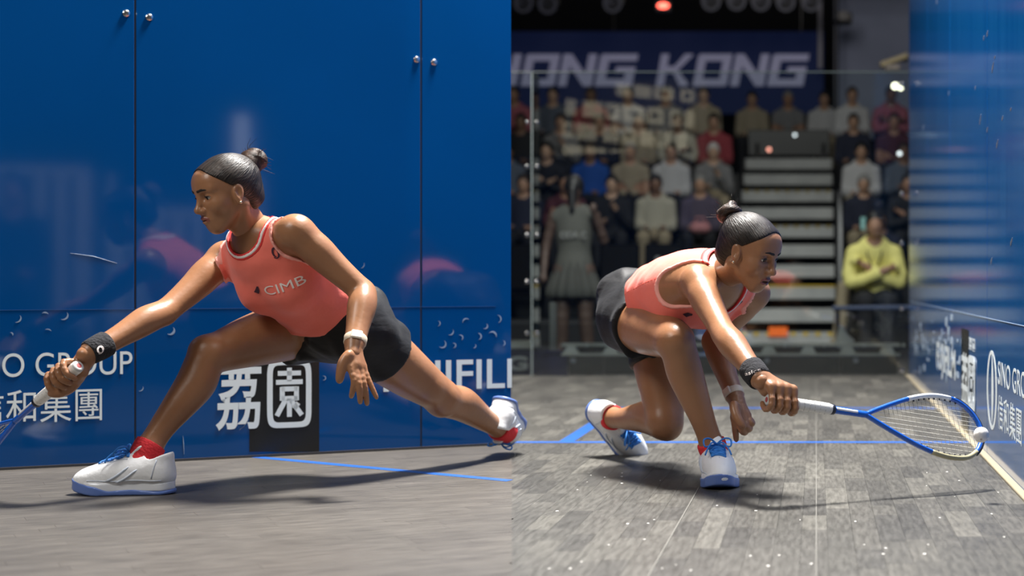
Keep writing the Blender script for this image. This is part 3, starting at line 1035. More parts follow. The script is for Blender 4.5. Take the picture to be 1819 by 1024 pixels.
# spotlights hanging in a row under the dark ceiling
t = tag(empty('lighting_truss', (-2, 21.2, 4.4)), 'dark lighting truss across the top of the hall', 'truss')
for zz, yy in ((4.45, 21.2), (4.72, 21.2), (4.58, 21.44)):
    MB().tube([(-6, yy, zz), (1.6, yy, zz)], .025, 8).build('chord', mat('truss_dark', (.05, .055, .08), .5), t, angle=.6)
for i in range(25):
    x = -6 + i * .3
    MB().tube([(x, 21.2, 4.45), (x + .15, 21.2, 4.72), (x + .3, 21.2, 4.45)], .012, 6).build('lattice', MATS['truss_dark'], t)
spots = [(932, 6, 'first'), (975, 8, 'second'), (1090, 6, 'third'), (1264, 3, 'fourth'), (1309, 2, 'fifth'), (1352, 3, 'sixth'), (1396, 4, 'seventh'), (1441, 4, 'eighth')]
for px, py, od in spots:
    c = W(px, py, 21.0)
    s = tag(empty('spotlight', c), f'unlit round spotlight hanging from the truss, {od} from the left', 'spotlight', 'unlit spotlights on the truss')
    MB().lathe(c, (0, -1, -.15), [(-.16, .05), (-.10, .10), (.08, .115), (.10, .115)], 16).build('housing', mat('spot_body', (.02, .022, .03), .4), s, angle=.6)
    MB().lathe(c, (0, -1, -.15), [(.095, .118), (.115, .118), (.115, .088), (.100, .085)], 16).build('rim', mat('spot_rim', (.12, .13, .19), .35), s, angle=.6)
    MB().tube([c + np.array([-.12, 0, 0]), c + np.array([-.12, 0, .2]), c + np.array([0, .1, .3]), c + np.array([.12, 0, .2]), c + np.array([.12, 0, 0])], .012, 6).build('yoke', M_BLACK, s)
c = W(1178, 10, 21.0)
s = tag(empty('signal_lamp', c), 'glowing red signal lamp high in the dark above the stand', 'lamp')
MB().box(c + np.array([0, .06, 0]), (.2, .1, .13), None, .01).build('housing', M_BLACK, s)
f = Field(c - .14, c + .14, .008); f.ell(c, (.075, .03, .038), None, 0)
field_obj('lens', f, mat('red_glow', (.9, .1, .05), .3, emit=(1, .12, .08), estr=5.0), s)
# flood lamp at the upper right, over the glass
c = W(1588, 108, 17.5)
s = tag(empty('floodlight', c), 'beige floodlight head at the upper right edge of the stand', 'lamp')
MB().box(c, (.30, .16, .05), ((nrm((1, 0, .35))), (0, 1, 0), nrm((-.35, 0, 1))), .01).build('hood', mat('beige_metal', (.38, .33, .20), .6), s)
MB().box(c + np.array([-.02, 0, -.07]), (.16, .12, .05), None, .01).build('lamp_body', mat('lamp_grey', (.30, .28, .26), .5), s)
MB().tube([c + np.array([.1, .05, 0]), c + np.array([.25, .05, .1]), c + np.array([.3, .1, -1.2])], .02, 8).build('stand', M_BLACK, s)
for px, py, r, nm in ((1590, 153, .032, 'left'), (1600, 157, .02, 'right'), (1598, 273, .022, 'lower'), (1412, 240, .02, 'upper stair'), (1366, 266, .026, 'stair head')):
    c = W(px, py, 17.4 if nm in ('left', 'right', 'lower') else 20.55)
    col = (1, .95, .7) if nm in ('left', 'right') else ((.9, .95, 1) if nm in ('lower', 'upper stair') else (1, .35, .25))
    s = tag(empty('small_lamp', c), {'left': 'small bright yellowish bulb under the beige floodlight', 'right': 'smaller bulb right of the bright yellowish one', 'lower': 'small white bulb low at the right end of the stand',
                                     'upper stair': 'small dim white bulb above the staircase', 'stair head': 'small reddish bulb at the head of the stairs'}[nm], 'lamp')
    f = Field(c - .06, c + .06, .006); f.ell(c, (r, r * .6, r), None, 0)
    field_obj('bulb', f, mat('bulb_' + nm.replace(' ', '_'), (.9, .9, .9), .3, emit=col, estr=5 if nm in ('left', 'right') else 2.2), s)
    MB().lathe(c + np.array([0, .02, 0]), (0, 1, 0), [(0, r * 1.1), (.05, r * .8), (.06, r * .3)], 10).build('socket', M_BLACK, s, angle=.6)

# ================================================================ seats and spectators
M_SEAT = mat('seat_black', (.003, .003, .004), .6, spec=.12)
def seat_meshes():
    a = MB().box((0, -.02, .240), (.40, .40, .05), None, .02)
    b = MB().box((0, .235, .52), (.40, .04, .48), (nrm((1, 0, 0)), nrm((0, 1, -.14)), nrm((0, .14, 1))), .018)
    l = MB().tube([(0, -.16, .009), (0, -.10, .212), (0, .12, .212), (0, .18, .009)], .016, 6)
    out = []
    for nm, m in (('seat_pan', a), ('backrest', b), ('leg_frame', l)):
        me = bpy.data.meshes.new(nm); me.from_pydata(m.v, [], m.f); me.materials.append(M_SEAT)
        out.append((nm, me))
    return out
SEATS = seat_meshes()
def put_seat(x, y, z, label, glint=False):
    r = tag(empty('stand_seat', (x, y, z)), label, 'seat', 'black seats in the stand')
    for nm, me in SEATS:
        for dx in ((-.16, .16) if nm == 'leg_frame' else (0,)):
            o = bpy.data.objects.new(nm, me); COL.objects.link(o); o.parent = r; o.location = (dx, 0, 0)
    if glint:
        c = MB().lathe((x + glint, y + .19, z + .60), (0, -1, 0), [(0, .03), (.015, .03), (.03, .015)], 10)
        c.build('glint_disc', mat('seat_glint', (.8, .85, .85), .12, .6), r, angle=.6)  # bright disc added as a glint on the black seat
    return r

def person_seated(variant):
    """facing -Y, feet on z = 0 ahead of the seat; returns name -> (V, Q)"""
    h = .012
    f = Field((-.42, -.72, -.03), (.42, .34, 1.42), h)
    lean = (.0, -.06, .03, -.02)[variant]
    hip = np.array([0, .06, .50]); ch = np.array([0, .08 + lean, .86]); nk = np.array([0, .05 + lean * 1.5, 1.02]); hd = np.array([0, .01 + lean * 2, 1.17])
    Y = np.array([0, 1.0, 0])
    f.chain([(*hip, .155), (*(hip * .5 + ch * .5), .145), (*ch, .165), (*(nk - [0, 0, .07]), .13)], .05, 4, Y, .70)
    for s in (-1, 1):
        f.cone(nk + [s * .05, 0, -.06], nk + [s * .17, .01, -.10], .05, .06, .04)
    torso = f.copy()
    for s in (-1, 1):
        sh = nk + np.array([s * .172, .01, -.10])
        if variant in (0, 3):
            el, wr_ = sh + np.array([s * .03, -.02, -.28]), np.array([s * .10, -.24, .62])
        elif variant == 1:
            el, wr_ = sh + np.array([s * .04, -.10, -.25]), np.array([-s * .10, -.18 + s * .03, .80 + .02 * s])
        else:
            el, wr_ = sh + np.array([s * .035, -.06, -.26]), np.array([s * .06, -.22, .88 if s > 0 else .70])
        f.chain([(*sh, .062), (*el, .045), (*wr_, .032)], .03, 3)
        hand = wr_ + nrm(wr_ - el) * .07
        f.ell(hand, (.04, .045, .035), None, .02)
    arms = f.copy()
    kn = []
    for s in (-1, 1):
        sp = (.13, .10, .16, .12)[variant]
        k = np.array([s * sp, -.38, .50]); an = np.array([s * sp * .9, -.36 - .05 * variant, .09])
        kn.append((k, an))
        f.chain([(*(hip + [s * .09, 0, 0]), .095), (*k, .068)], .04, 3)
        f.chain([(*k, .062), (*((k + an) / 2 + [0, .02, 0]), .055), (*an, .04)], .02, 3)
    legs = Field((-.42, -.72, -.03), (.42, .34, 1.42), h)
    legs.cone(hip, hip + [0, 0, .10], .165, .150, .03, Y, .75)
    for s, (k, an) in zip((-1, 1), kn):
        legs.chain([(*(hip + [s * .09, 0, 0]), .108), (*k, .082)], .05, 3)
        legs.chain([(*k, .080), (*((k + an) / 2 + [0, .02, 0]), .068), (*an, .058)], .02, 3)
    # neck and head
    f.cone(nk - [0, 0, .05], hd - [0, -.01, .06], .055, .052, .03)
    f.ell(hd + [0, .015, .02], (.074, .093, .10), None, .02)
    f.ell(hd + [0, -.03, -.035], (.058, .065, .080), None, .03)
    f.cone(hd + [0, -.088, .0], hd + [0, -.103, -.028], .010, .014, .012)
    for s in (-1, 1):
        f.ell(hd + [s * .030, -.094, .008], (.016, .012, .010), None, .008, 'sub')
        f.ell(hd + [s * .076, .01, -.01], (.010, .018, .028), None, .006)
    f.ell(hd + [0, -.098, -.062], (.022, .006, .004), None, .004, 'sub')
    for s, (k, an) in zip((-1, 1), kn):
        f.cone(an + [0, .0, -.045], an + [s * .02, -.13, -.05], .034, .030, .02)
    out = {'body': f.mesh()}
    # shirt: torso and arms grown by a centimetre, open at the neck and wrists
    P = f.grid()
    neck = f_cone(P, nk + [0, -.03, -.03], nk + [0, -.06, .12], .062, .09)
    low = (hip[2] - .02) - P[..., 2]
    wrist = np.full(f.n, 1.0)
    d = np.minimum(torso.D, arms.D) - .014
    d = smax(d, low, .01)
    d = smax(d, -neck, .008)
    if variant == 3:        # short sleeves
        for s in (-1, 1):
            sh = nk + np.array([s * .172, .01, -.10])
            d = np.maximum(d, np.minimum(.55, -(np.linalg.norm(P - (sh + [s * .06, -.10, -.36]), axis=-1) - .24)))
    else:
        for s in (-1, 1):
            wr_ = np.array([s * .10, -.24, .62]) if variant == 0 else (np.array([-s * .10, -.18 + s * .03, .80 + .02 * s]) if variant == 1 else np.array([s * .06, -.22, .88 if s > 0 else .70]))
            d = np.maximum(d, -(np.linalg.norm(P - wr_ - np.array([0, -.045, 0]), axis=-1) - .075))
    out['top'] = f.mesh(d)
    d2 = np.maximum(legs.D, -(P[..., 2] - .10))
    out['trousers'] = f.mesh(d2)
    sh_f = Field((-.42, -.72, -.03), (.42, .34, .30), h)
    for s, (k, an) in zip((-1, 1), kn):
        sh_f.cone(an + [0, .02, -.045], an + [s * .02, -.15, -.055], .048, .040, .02)
        sh_f.cone(an, an + [0, 0, -.05], .045, .05, .02)
    ds = np.maximum(sh_f.D, .004 - sh_f.grid()[..., 2])
    out['shoes'] = sh_f.mesh(ds)
    # hair
    Hf = Field(hd - .22, hd + .22, h * .8)
    Hf.ell(hd + [0, .022, .028], (.083, .10, .108), None, 0)
    if variant in (1, 2):
        Hf.cone(hd + [0, .07, 0], hd + [0, .09, -.14], .07, .05, .03)
    PH = Hf.grid()
    face = f_ell(PH, hd + [0, -.095, -.025], (.070, .09, .085))
    dh = smax(Hf.D, -face, .01)
    dh = smax(dh, (hd[2] - (.17 if variant in (1, 2) else .05)) - PH[..., 2], .01)
    out['hair'] = Hf.mesh(dh)
    return out

PEOPLE = []
for v in range(4):
    d = person_seated(v)
    ms = {}
    for nm, (V, Q) in d.items():
        V = relax(V, Q, 2)
        me = bpy.data.meshes.new(nm)
        me.from_pydata(V.tolist(), [], Q.tolist())
        me.polygons.foreach_set('use_smooth', [True] * len(me.polygons))
        me.materials.append(None)
        ms[nm] = me
    PEOPLE.append(ms)
CMAT = {}
def cloth(c):
    k = tuple(round(x, 3) for x in c)
    if k not in CMAT:
        CMAT[k] = mat('cloth_%d' % len(CMAT), c, .85, bump=(14, .5))
    return CMAT[k]
SKINS = [mat('skin_tone_%d' % i, c, .55) for i, c in enumerate(((.42, .25, .17), (.36, .20, .13), (.48, .31, .22), (.20, .11, .07)))]
HAIRS = [mat('hair_dark', (.010, .009, .009), .5), mat('hair_brown', (.035, .022, .015), .5), mat('hair_grey', (.22, .22, .22), .6), mat('cap_white', (.55, .55, .55), .8)]
def put_person(x, y, z, variant, top, trousers, label, hair=0, skin=0, rot=0.0, group='spectators seated in the stand', scale=1.0):
    r = tag(empty('person', (x, y, z), None, rot), label, 'person', group)
    r.scale = (scale,) * 3
    for nm, me in PEOPLE[variant].items():
        o = bpy.data.objects.new(nm, me)
        COL.objects.link(o)
        o.parent = r
        o.material_slots[0].link = 'OBJECT'
        o.material_slots[0].material = {'body': SKINS[skin], 'top': cloth(top), 'trousers': cloth(trousers), 'shoes': M_BLACK, 'hair': HAIRS[hair]}[nm]
    return r

C = dict(maroon=(.075, .018, .028), cream=(.42, .40, .33), purple=(.085, .07, .115), dark=(.012, .013, .018), navy=(.014, .018, .040), blue=(.01, .07, .34),
         beige=(.34, .29, .21), white=(.52, .52, .54), grey=(.20, .20, .21), pink=(.34, .10, .13), red=(.30, .045, .06), brown=(.09, .055, .04), slate=(.09, .11, .15), khaki=(.30, .25, .17))
ROWN = ['lowest', 'second', 'third', 'fourth', 'top']
def row_y(r):
    return 16.80 + .9 * r
people = {
 ('left', 1): [(930, 'navy', 'dark', 0, 1), (1007, 'maroon', 'dark', 1, 0), (1086, 'dark', 'dark', 2, 0), (1165, 'cream', 'khaki', 0, 0), (1244, 'purple', 'dark', 0, 2)],
 ('left', 2): [(900, 'slate', 'dark', 0, 0), (974, 'dark', 'dark', 1, 0), (1048, 'blue', 'dark', 0, 1), (1120, 'beige', 'dark', 3, 2), (1192, 'white', 'dark', 0, 0), (1267, 'grey', 'khaki', 2, 3)],
 ('left', 3): [(925, 'dark', 'dark', 0, 0), (995, 'grey', 'dark', 2, 1), (1065, 'navy', 'dark', 0, 0), (1135, 'beige', 'dark', 0, 2), (1205, 'cream', 'khaki', 1, 0), (1268, 'red', 'dark', 0, 0)],
 ('left', 4): [(915, 'pink', 'dark', 1, 0), (982, 'slate', 'dark', 0, 0), (1049, 'red', 'dark', 2, 1), (1116, 'white', 'dark', 3, 0), (1183, 'grey', 'dark', 0, 2), (1250, 'beige', 'dark', 0, 0)],
 ('right', 0): [(1564, 'navy', 'dark', 2, 0)],
 ('right', 1): [(1534, 'navy', 'khaki', 0, 2), (1612, 'dark', 'dark', 1, 0)],
 ('right', 2): [(1530, 'white', 'khaki', 0, 0), (1606, 'slate', 'dark', 2, 1)],
 ('right', 3): [(1516, 'navy', 'dark', 0, 0), (1588, 'maroon', 'dark', 3, 1)],
 ('right', 4): [(1514, 'white', 'dark', 0, 1), (1582, 'pink', 'dark', 1, 0)],
 ('mid', 4): [(1336, 'beige', 'dark', 0, 0), (1400, 'grey', 'dark', 3, 2), (1464, 'white', 'khaki', 0, 0)],
}
ORD = ['leftmost', 'second from left', 'third from left', 'fourth from left', 'fifth from left', 'sixth from left', 'seventh from left', 'eighth from left', 'ninth from left']
HAIRW = ['dark-haired', 'brown-haired', 'grey-haired', 'white-capped']
k = 0
rp = random.Random(5)
for (blk, r), lst in people.items():
    for i, (px, top, tr, var, hr) in enumerate(lst):
        y = 21.40 if blk == 'mid' else row_y(r)
        z = .20 + .41 * r
        if blk == 'mid':
            z = 1.90
        x = (px - VX) / F_PX * y
        where = {'left': f'{ROWN[r]} row of left block', 'right': f'{ROWN[r]} row of right block', 'mid': 'row above the stairs'}[blk]
        pos = 'only person' if len(lst) == 1 else ORD[i]
        sc = .84
        put_seat(x, y + .04, z, f'black seat under the spectator {pos}, {where}')
        put_person(x, y - .02, z, var, C[top], C[tr], f'{HAIRW[hr]} spectator in {top}, {pos}, {where}', hr, k % 4 if top != 'white' else 0, rp.uniform(-.04, .04), scale=sc)
        k += 1
# the empty row in front of the left block
for i, px in enumerate((932, 1016, 1096, 1176, 1256)):
    y = 16.84
    put_seat((px - VX) / F_PX * y, y, .20, f'empty black seat in the lowest left row, {ORD[i]}', -.06 if i in (1, 3, 4) else False)
# pink bag on the lap of the spectator in purple
c = W(1244, 404, row_y(1) - .42)
t = tag(empty('bag', c), 'pink bag on the lap of the spectator in purple', 'bag')
MB().box(c, (.20, .10, .11), None, .03).build('body', mat('pink_bag', (.46, .20, .22), .7), t)
MB().tube([c + np.array([-.06, -.03, .05]), c + np.array([-.04, -.03, .10]), c + np.array([.04, -.03, .10]), c + np.array([.06, -.03, .05])], .008, 6).build('handle', MATS['pink_bag'], t, smooth=True)
# the man in yellow on a chair beside the stairs
x, y = (1552 - VX) / F_PX * 15.0, 15.0
put_seat(x, y + .02, -.1, 'black chair under the man in yellow beside the stairs')
put_person(x, y - .02, -.1, 1, (.85, .79, .27), C['dark'], 'man in bright yellow jacket with folded arms beside the stairs', 0, 1, 0.05)
c = np.array([x, y - .10, .86 - .1])
t = tag(empty('lanyard', c), 'dark lanyard around the neck of the man in yellow', 'lanyard')
MB().tube([c + np.array([-.07, -.02, .12]), c + np.array([-.06, -.085, .04]), c + np.array([-.01, -.10, -.08])], .006, 6).build('strap', M_BLACK, t)
MB().tube([c + np.array([.07, -.02, .12]), c + np.array([.06, -.085, .04]), c + np.array([.01, -.10, -.08])], .006, 6).build('strap', M_BLACK, t)
# khaki bag / coat left of him
f = Field((-.1, 14.9, -.14), (.5, 15.6, .75), .015)
f.cone((.25, 15.35, .52), (.20, 15.3, .0), .065, .06, .03).cone((.20, 15.3, .0), (.20, 15.3, -.04), .08, .07, .03)
tag(field_obj('coat', f, cloth(C['khaki'])), 'khaki coat draped left of the man in yellow', 'coat')
# phone held up behind him
c = W(1535, 397, row_y(0) - .34)
t = tag(empty('phone', c), 'phone held up by the spectator behind the man in yellow', 'phone')
MB().box(c, (.075, .010, .13), None, .006).build('case', M_BLACK, t)
MB().box(c + np.array([0, -.006, 0]), (.066, .002, .118)).build('screen', mat('phone_screen', (.1, .2, .2), .2, emit=(.25, .45, .42), estr=.5), t)

# ---- solid figure standing in for a reflection in the glass at the left, seen from behind: grey sleeveless top, short skirt
def reflection_figure(px, py_head, Z, zf):
    x = (px - VX) / F_PX * Z
    o = np.array([x, Z, zf])
    f = Field((-.45, -.35, -.02), (.45, .35, 1.75), .011)
    Y = np.array([0, 1.0, 0])
    f.chain([(0, 0, .90, .150), (0, 0, 1.05, .120), (0, .0, 1.22, .140), (0, 0, 1.34, .120)], .04, 4, Y, .68)
    for s in (-1, 1):
        f.cone((s * .03, 0, 1.40), (s * .165, 0, 1.345), .05, .05, .04)
    torso = f.copy()
    for s in (-1, 1):
        el = np.array([s * .24, .02, 1.10]) if s < 0 else np.array([.26, -.05, 1.14])
        wr_ = np.array([-.25, -.04, .88]) if s < 0 else np.array([.20, -.16, 1.36])
        f.chain([(s * .175, 0, 1.34, .05), (*el, .038), (*wr_, .028)], .03, 3)
        f.ell(wr_ + nrm(wr_ - el) * .06, (.035, .03, .045), None, .02)
        f.chain([(s * .085, 0, .88, .095), (s * .10, -.02, .50, .060), (s * .11, .02, .30, .056), (s * .12, .02, .09, .036)], .03, 4)
        f.cone((s * .12, .03, .05), (s * .14, -.13, .04), .04, .035, .02)
    f.cone((0, 0, 1.36), (0, -.02, 1.48), .05, .048, .03)
    f.ell((0, -.02, 1.58), (.075, .092, .11), None, .02)
    P = f.grid()
    root = tag(empty('person', (x, Z, zf)), 'figure in grey sleeveless top and frilled skirt, stand-in for a reflection in the glass', 'person')
    V, Q = f.mesh(); mesh_obj('body', relax(V, Q, 2) + o, Q, mat('skin_deep', (.07, .042, .032), .6), root, True)
    d = smax(torso.D - .012, .88 - P[..., 2], .01)
    d = smax(d, -f_cone(P, (0, 0, 1.42), (0, 0, 1.6), .075, .09), .008)
    for s in (-1, 1):
        d = smax(d, -f_cone(P, (s * .23, 0, 1.36), (s * .22, 0, 1.26), .075, .06), .008)
    V, Q = f.mesh(d); V = relax(V, Q, 2) + o
    top = mesh_obj('top', V, Q, mat('grey_top', (.065, .065, .057), .8), root, True)
    sk = Field((-.45, -.35, .5), (.45, .35, 1.1), .011)
    sk.cone((0, 0, .98), (0, 0, .72), .135, .235, 0, Y, .72)
    PS = sk.grid()
    a = np.arctan2(PS[..., 1] / .72, PS[..., 0])
    ds = np.maximum(np.maximum(sk.D + .012 * np.sin(a * 16), PS[..., 2] - .98), .66 - PS[..., 2])
    V, Q = sk.mesh(ds); mesh_obj('skirt', relax(V, Q, 1) + o, Q, mat('grey_skirt', (.045, .045, .04), .85), root, True)
    H = Field((-.15, -.2, 1.3), (.15, .2, 1.8), .010)
    H.ell((0, -.01, 1.60), (.085, .098, .11), None, 0).cone((0, -.09, 1.58), (0, -.12, 1.40), .04, .02, .02)
    dh = smax(H.D, -f_ell(H.grid(), (0, .10, 1.56), (.07, .07, .09)), .01)
    V, Q = H.mesh(dh); mesh_obj('hair', relax(V, Q, 1) + o, Q, HAIRS[0], root, True)
    text_on_plane('lettering', 'ODA C', (x - .10, Z - .128, zf + 1.16), np.array([1.0, 0, 0]), ZUP, .22, .055, mat('grey_print', (.18, .18, .18), .7), top, .02, .004)
    return root
sf_ = reflection_figure(1020, 340, 12.2, -.1)
sf_.scale = (.85, .85, .85)
f = None

# ================================================================ on the side the camera looks away from: what the blue wall and the glass mirror
FU = nrm([.78, .62, 0]); FN = np.array([-FU[1], FU[0], 0])          # the side stand's front faces the blue wall
M_SLAT = mat('white_slat', (.70, .72, .74), .6)
for k, (off, nm) in enumerate(((-.53, 'near'), (.62, 'far'))):
    c0 = np.array([1.92, -.33, 0]) + FU * off
    t = tag(empty('slat_barrier', c0), f'white slatted barrier of the side stand, mirrored in the blue wall, {"left" if k == 0 else "right"} one', 'barrier', 'slatted barriers of the side stand')
    for i in range(8):
        MB().box(c0 + FU * (-.45 + i * .13) + ZUP * (.80 if k == 0 else .66), (.075, .02, 1.0 if k == 0 else .72), (FU, FN, ZUP), .004).build('slat', M_SLAT, t)
    for zz in ((.32, 1.34) if k == 0 else (.32, 1.06)):
        MB().box(c0 - FN * .02 + ZUP * zz, (1.04, .03, .07), (FU, FN, ZUP), .004).build('rail', M_ALU, t)
    for e in (-.50, .50):
        MB().box(c0 + FU * e - FN * .02 + ZUP * .62, (.05, .05, 1.42), (FU, FN, ZUP), .006).build('post', M_ALU, t)
t = tag(empty('light_panel', (3.2, -.15, 0)), 'upright lit white panel of the side stand, mirrored beside the head of the lunging player', 'lamp')
c0 = np.array([3.12, -.21, 1.56])
MB().box(c0, (.11, .05, .54), (FU, FN, ZUP), .01).build('panel', mat('lit_panel', (.9, .9, .9), .5, emit=(.85, .92, 1.0), estr=2.4), t)
MB().box(c0 * np.array([1, 1, 0]) + ZUP * .65, (.05, .05, 1.28), (FU, FN, ZUP), .006).build('stand', M_BLACK, t)
MB().box(c0 * np.array([1, 1, 0]) + ZUP * .015, (.4, .4, .03), (FU, FN, ZUP), .006).build('foot', M_BLACK, t)
c0 = np.array([1.22, -.20, 0])
put_seat(*(c0 - FN * .02), 'black seat of the spectator mirrored in the blue wall').rotation_euler = (0, 0, math.atan2(FN[1], FN[0]) + math.pi / 2)
pp = put_person(*c0, 0, C['dark'], C['dark'], 'spectator in dark clothes and headscarf mirrored in the blue wall', 0, 0, math.atan2(FN[1], FN[0]) + math.pi / 2, group='spectators mirrored in the blue wall')
# lit board of blocky shapes high behind the camera, mirrored in the clear back wall
Zs = -1.8
L_ = 2 * Y_B - Zs
t = tag(empty('lit_board', (-2.45, Zs, 0)), 'dark board with rows of lit beige blocks, mirrored in the clear back wall', 'sign')
def mir(px, py):
    return np.array([(px - VX) / F_PX * L_, Zs, CAM_H + (VY - py) / F_PX * L_])
a, b = mir(990, 300), mir(1255, 138)
MB().box((a + b) / 2 + np.array([0, -.04, 0]), (abs(b[0] - a[0]), .03, abs(b[2] - a[2])), None, .01).build('backing', M_BLACK, t)
for x in (a[0] + .2, b[0] - .2):
    MB().box((x, Zs - .07, a[2] / 2), (.06, .06, a[2] + .6), None, .006).build('leg', M_BLACK, t)
M_LIT = mat('lit_beige', (.6, .55, .42), .5, emit=(.85, .74, .55), estr=1.25)
rl = random.Random(21)
for row, (y0, hgt, x0, x1) in enumerate(((158, 26, 1095, 1232), (190, 34, 1005, 1240), (230, 34, 1000, 1240), (268, 26, 1000, 1175))):
    x = x0
    while x < x1 - 14:
        w = rl.choice((18, 24, 30, 36))
        sl = (x - x0) * .10
        y1, y2 = y0 - hgt * .42 + sl, y0 + hgt * .42 + sl
        q = [mir(x, y2), mir(x + w, y2 + w * .1), mir(x + w, y1 + w * .1), mir(x, y1)]
        cx = sum(q) / 4
        if rl.random() < .5:
            MB().poly(q, (0, 1, 0), .02).build('lit_block', M_LIT, t)
        else:
            m = MB()
            th = .28
            for i in range(4):
                p_, r_ = q[i], q[(i + 1) % 4]
                m.poly([p_, r_, r_ + (cx - r_) * th * 2, p_ + (cx - p_) * th * 2], (0, 1, 0), .02)
            m.build('lit_block', M_LIT, t)
        x += w + rl.choice((5, 7, 12))
# ================================================================ the two players
M_SKIN = mat('player_skin', (.335, .160, .080), .37, spec=.5, sss=.08, noise=(7, (.25, .112, .053), .8), bump=(60, .08))
M_LIPS = mat('lips', (.24, .075, .06), .35)
def streak_hair(name, dark, light):
    m = mat(name, dark, .42, spec=.32)
    nt = m.node_tree
    p = nt.nodes['Principled BSDF']
    at = nt.nodes.new('ShaderNodeAttribute'); at.attribute_name = 'comb'
    n = nt.nodes.new('ShaderNodeTexNoise'); n.inputs['Scale'].default_value = 1.0; n.inputs['Detail'].default_value = 3
    nt.links.new(at.outputs['Vector'], n.inputs['Vector'])
    cr = nt.nodes.new('ShaderNodeValToRGB')
    cr.color_ramp.elements[0].position = .38; cr.color_ramp.elements[0].color = (*dark, 1)
    cr.color_ramp.elements[1].position = .68; cr.color_ramp.elements[1].color = (*light, 1)
    nt.links.new(n.outputs['Fac'], cr.inputs[0]); nt.links.new(cr.outputs[0], p.inputs['Base Color'])
    b = nt.nodes.new('ShaderNodeBump'); b.inputs['Strength'].default_value = .75; b.inputs['Distance'].default_value = .003
    nt.links.new(n.outputs['Fac'], b.inputs['Height']); nt.links.new(b.outputs[0], p.inputs['Normal'])
    return m
M_HAIR = streak_hair('combed_hair', (.007, .0055, .005), (.034, .024, .019))
def comb_attr(o, local, pole, R, along):
    q = np.asarray(local) - np.array([-.012, 0, .02])
    pl = nrm(np.asarray(pole) - np.array([-.012, 0, .02]))
    u = nrm(np.cross(pl, [0, 1, 0])); w = np.cross(pl, u)
    az = np.arctan2(q @ w, q @ u)
    po = np.arccos(np.clip((q @ pl) / np.linalg.norm(q, axis=1), -1, 1))
    a = o.data.attributes.new('comb', 'FLOAT_VECTOR', 'POINT')
    a.data.foreach_set('vector', np.stack([np.cos(az) * R, np.sin(az) * R, po * along], 1).astype(np.float32).ravel())
M_BROW = mat('eyebrow_hair', (.012, .008, .007), .7)
M_EYEW = mat('eye_white', (.62, .58, .55), .15)
M_IRIS = mat('iris', (.012, .007, .005), .1)
M_SHIRT = mat('coral_fabric', (.92, .165, .115), .75, sheen=.15, noise=(5, (.95, .22, .17), .8), bump=(11, .55))
M_RED = mat('red_trim', (.72, .035, .035), .7)
M_WTRIM = mat('white_trim', (.85, .74, .72), .75)
M_SHORTS = mat('black_shorts_fabric', (.0075, .008, .0095), .6, spec=.3, sheen=.04, bump=(7, .8, (1, 1, 2.2)))
M_SHOE = mat('shoe_white', (.80, .81, .83), .55, bump=(90, .12))
M_SOLEW = mat('sole_white', (.78, .80, .84), .4)
M_SOLEB = mat('sole_blue', (.12, .20, .50), .3)
M_LACE = mat('blue_lace', (.02, .19, .60), .6)
M_SOCK = mat('red_sock', (.70, .03, .04), .85, bump=(120, .3))
M_BAND = mat('black_terry', (.014, .014, .018), .95, bump=(140, .6))
M_WATCH = mat('watch_strap_beige', (.62, .52, .40), .6)
M_GOLD = mat('earring_metal', (.85, .75, .55), .2, 1.0)
M_LOGOD = mat('dark_print', (.05, .012, .03), .6)
M_LOGOW = mat('white_shirt_print', (.88, .78, .75), .6)

def frame_from(fwd, up):
    fwd = nrm(fwd)
    left = nrm(np.cross(up, fwd))
    u = np.cross(fwd, left)
    return np.stack([fwd, left, u], 1)          # columns: forward, left, up

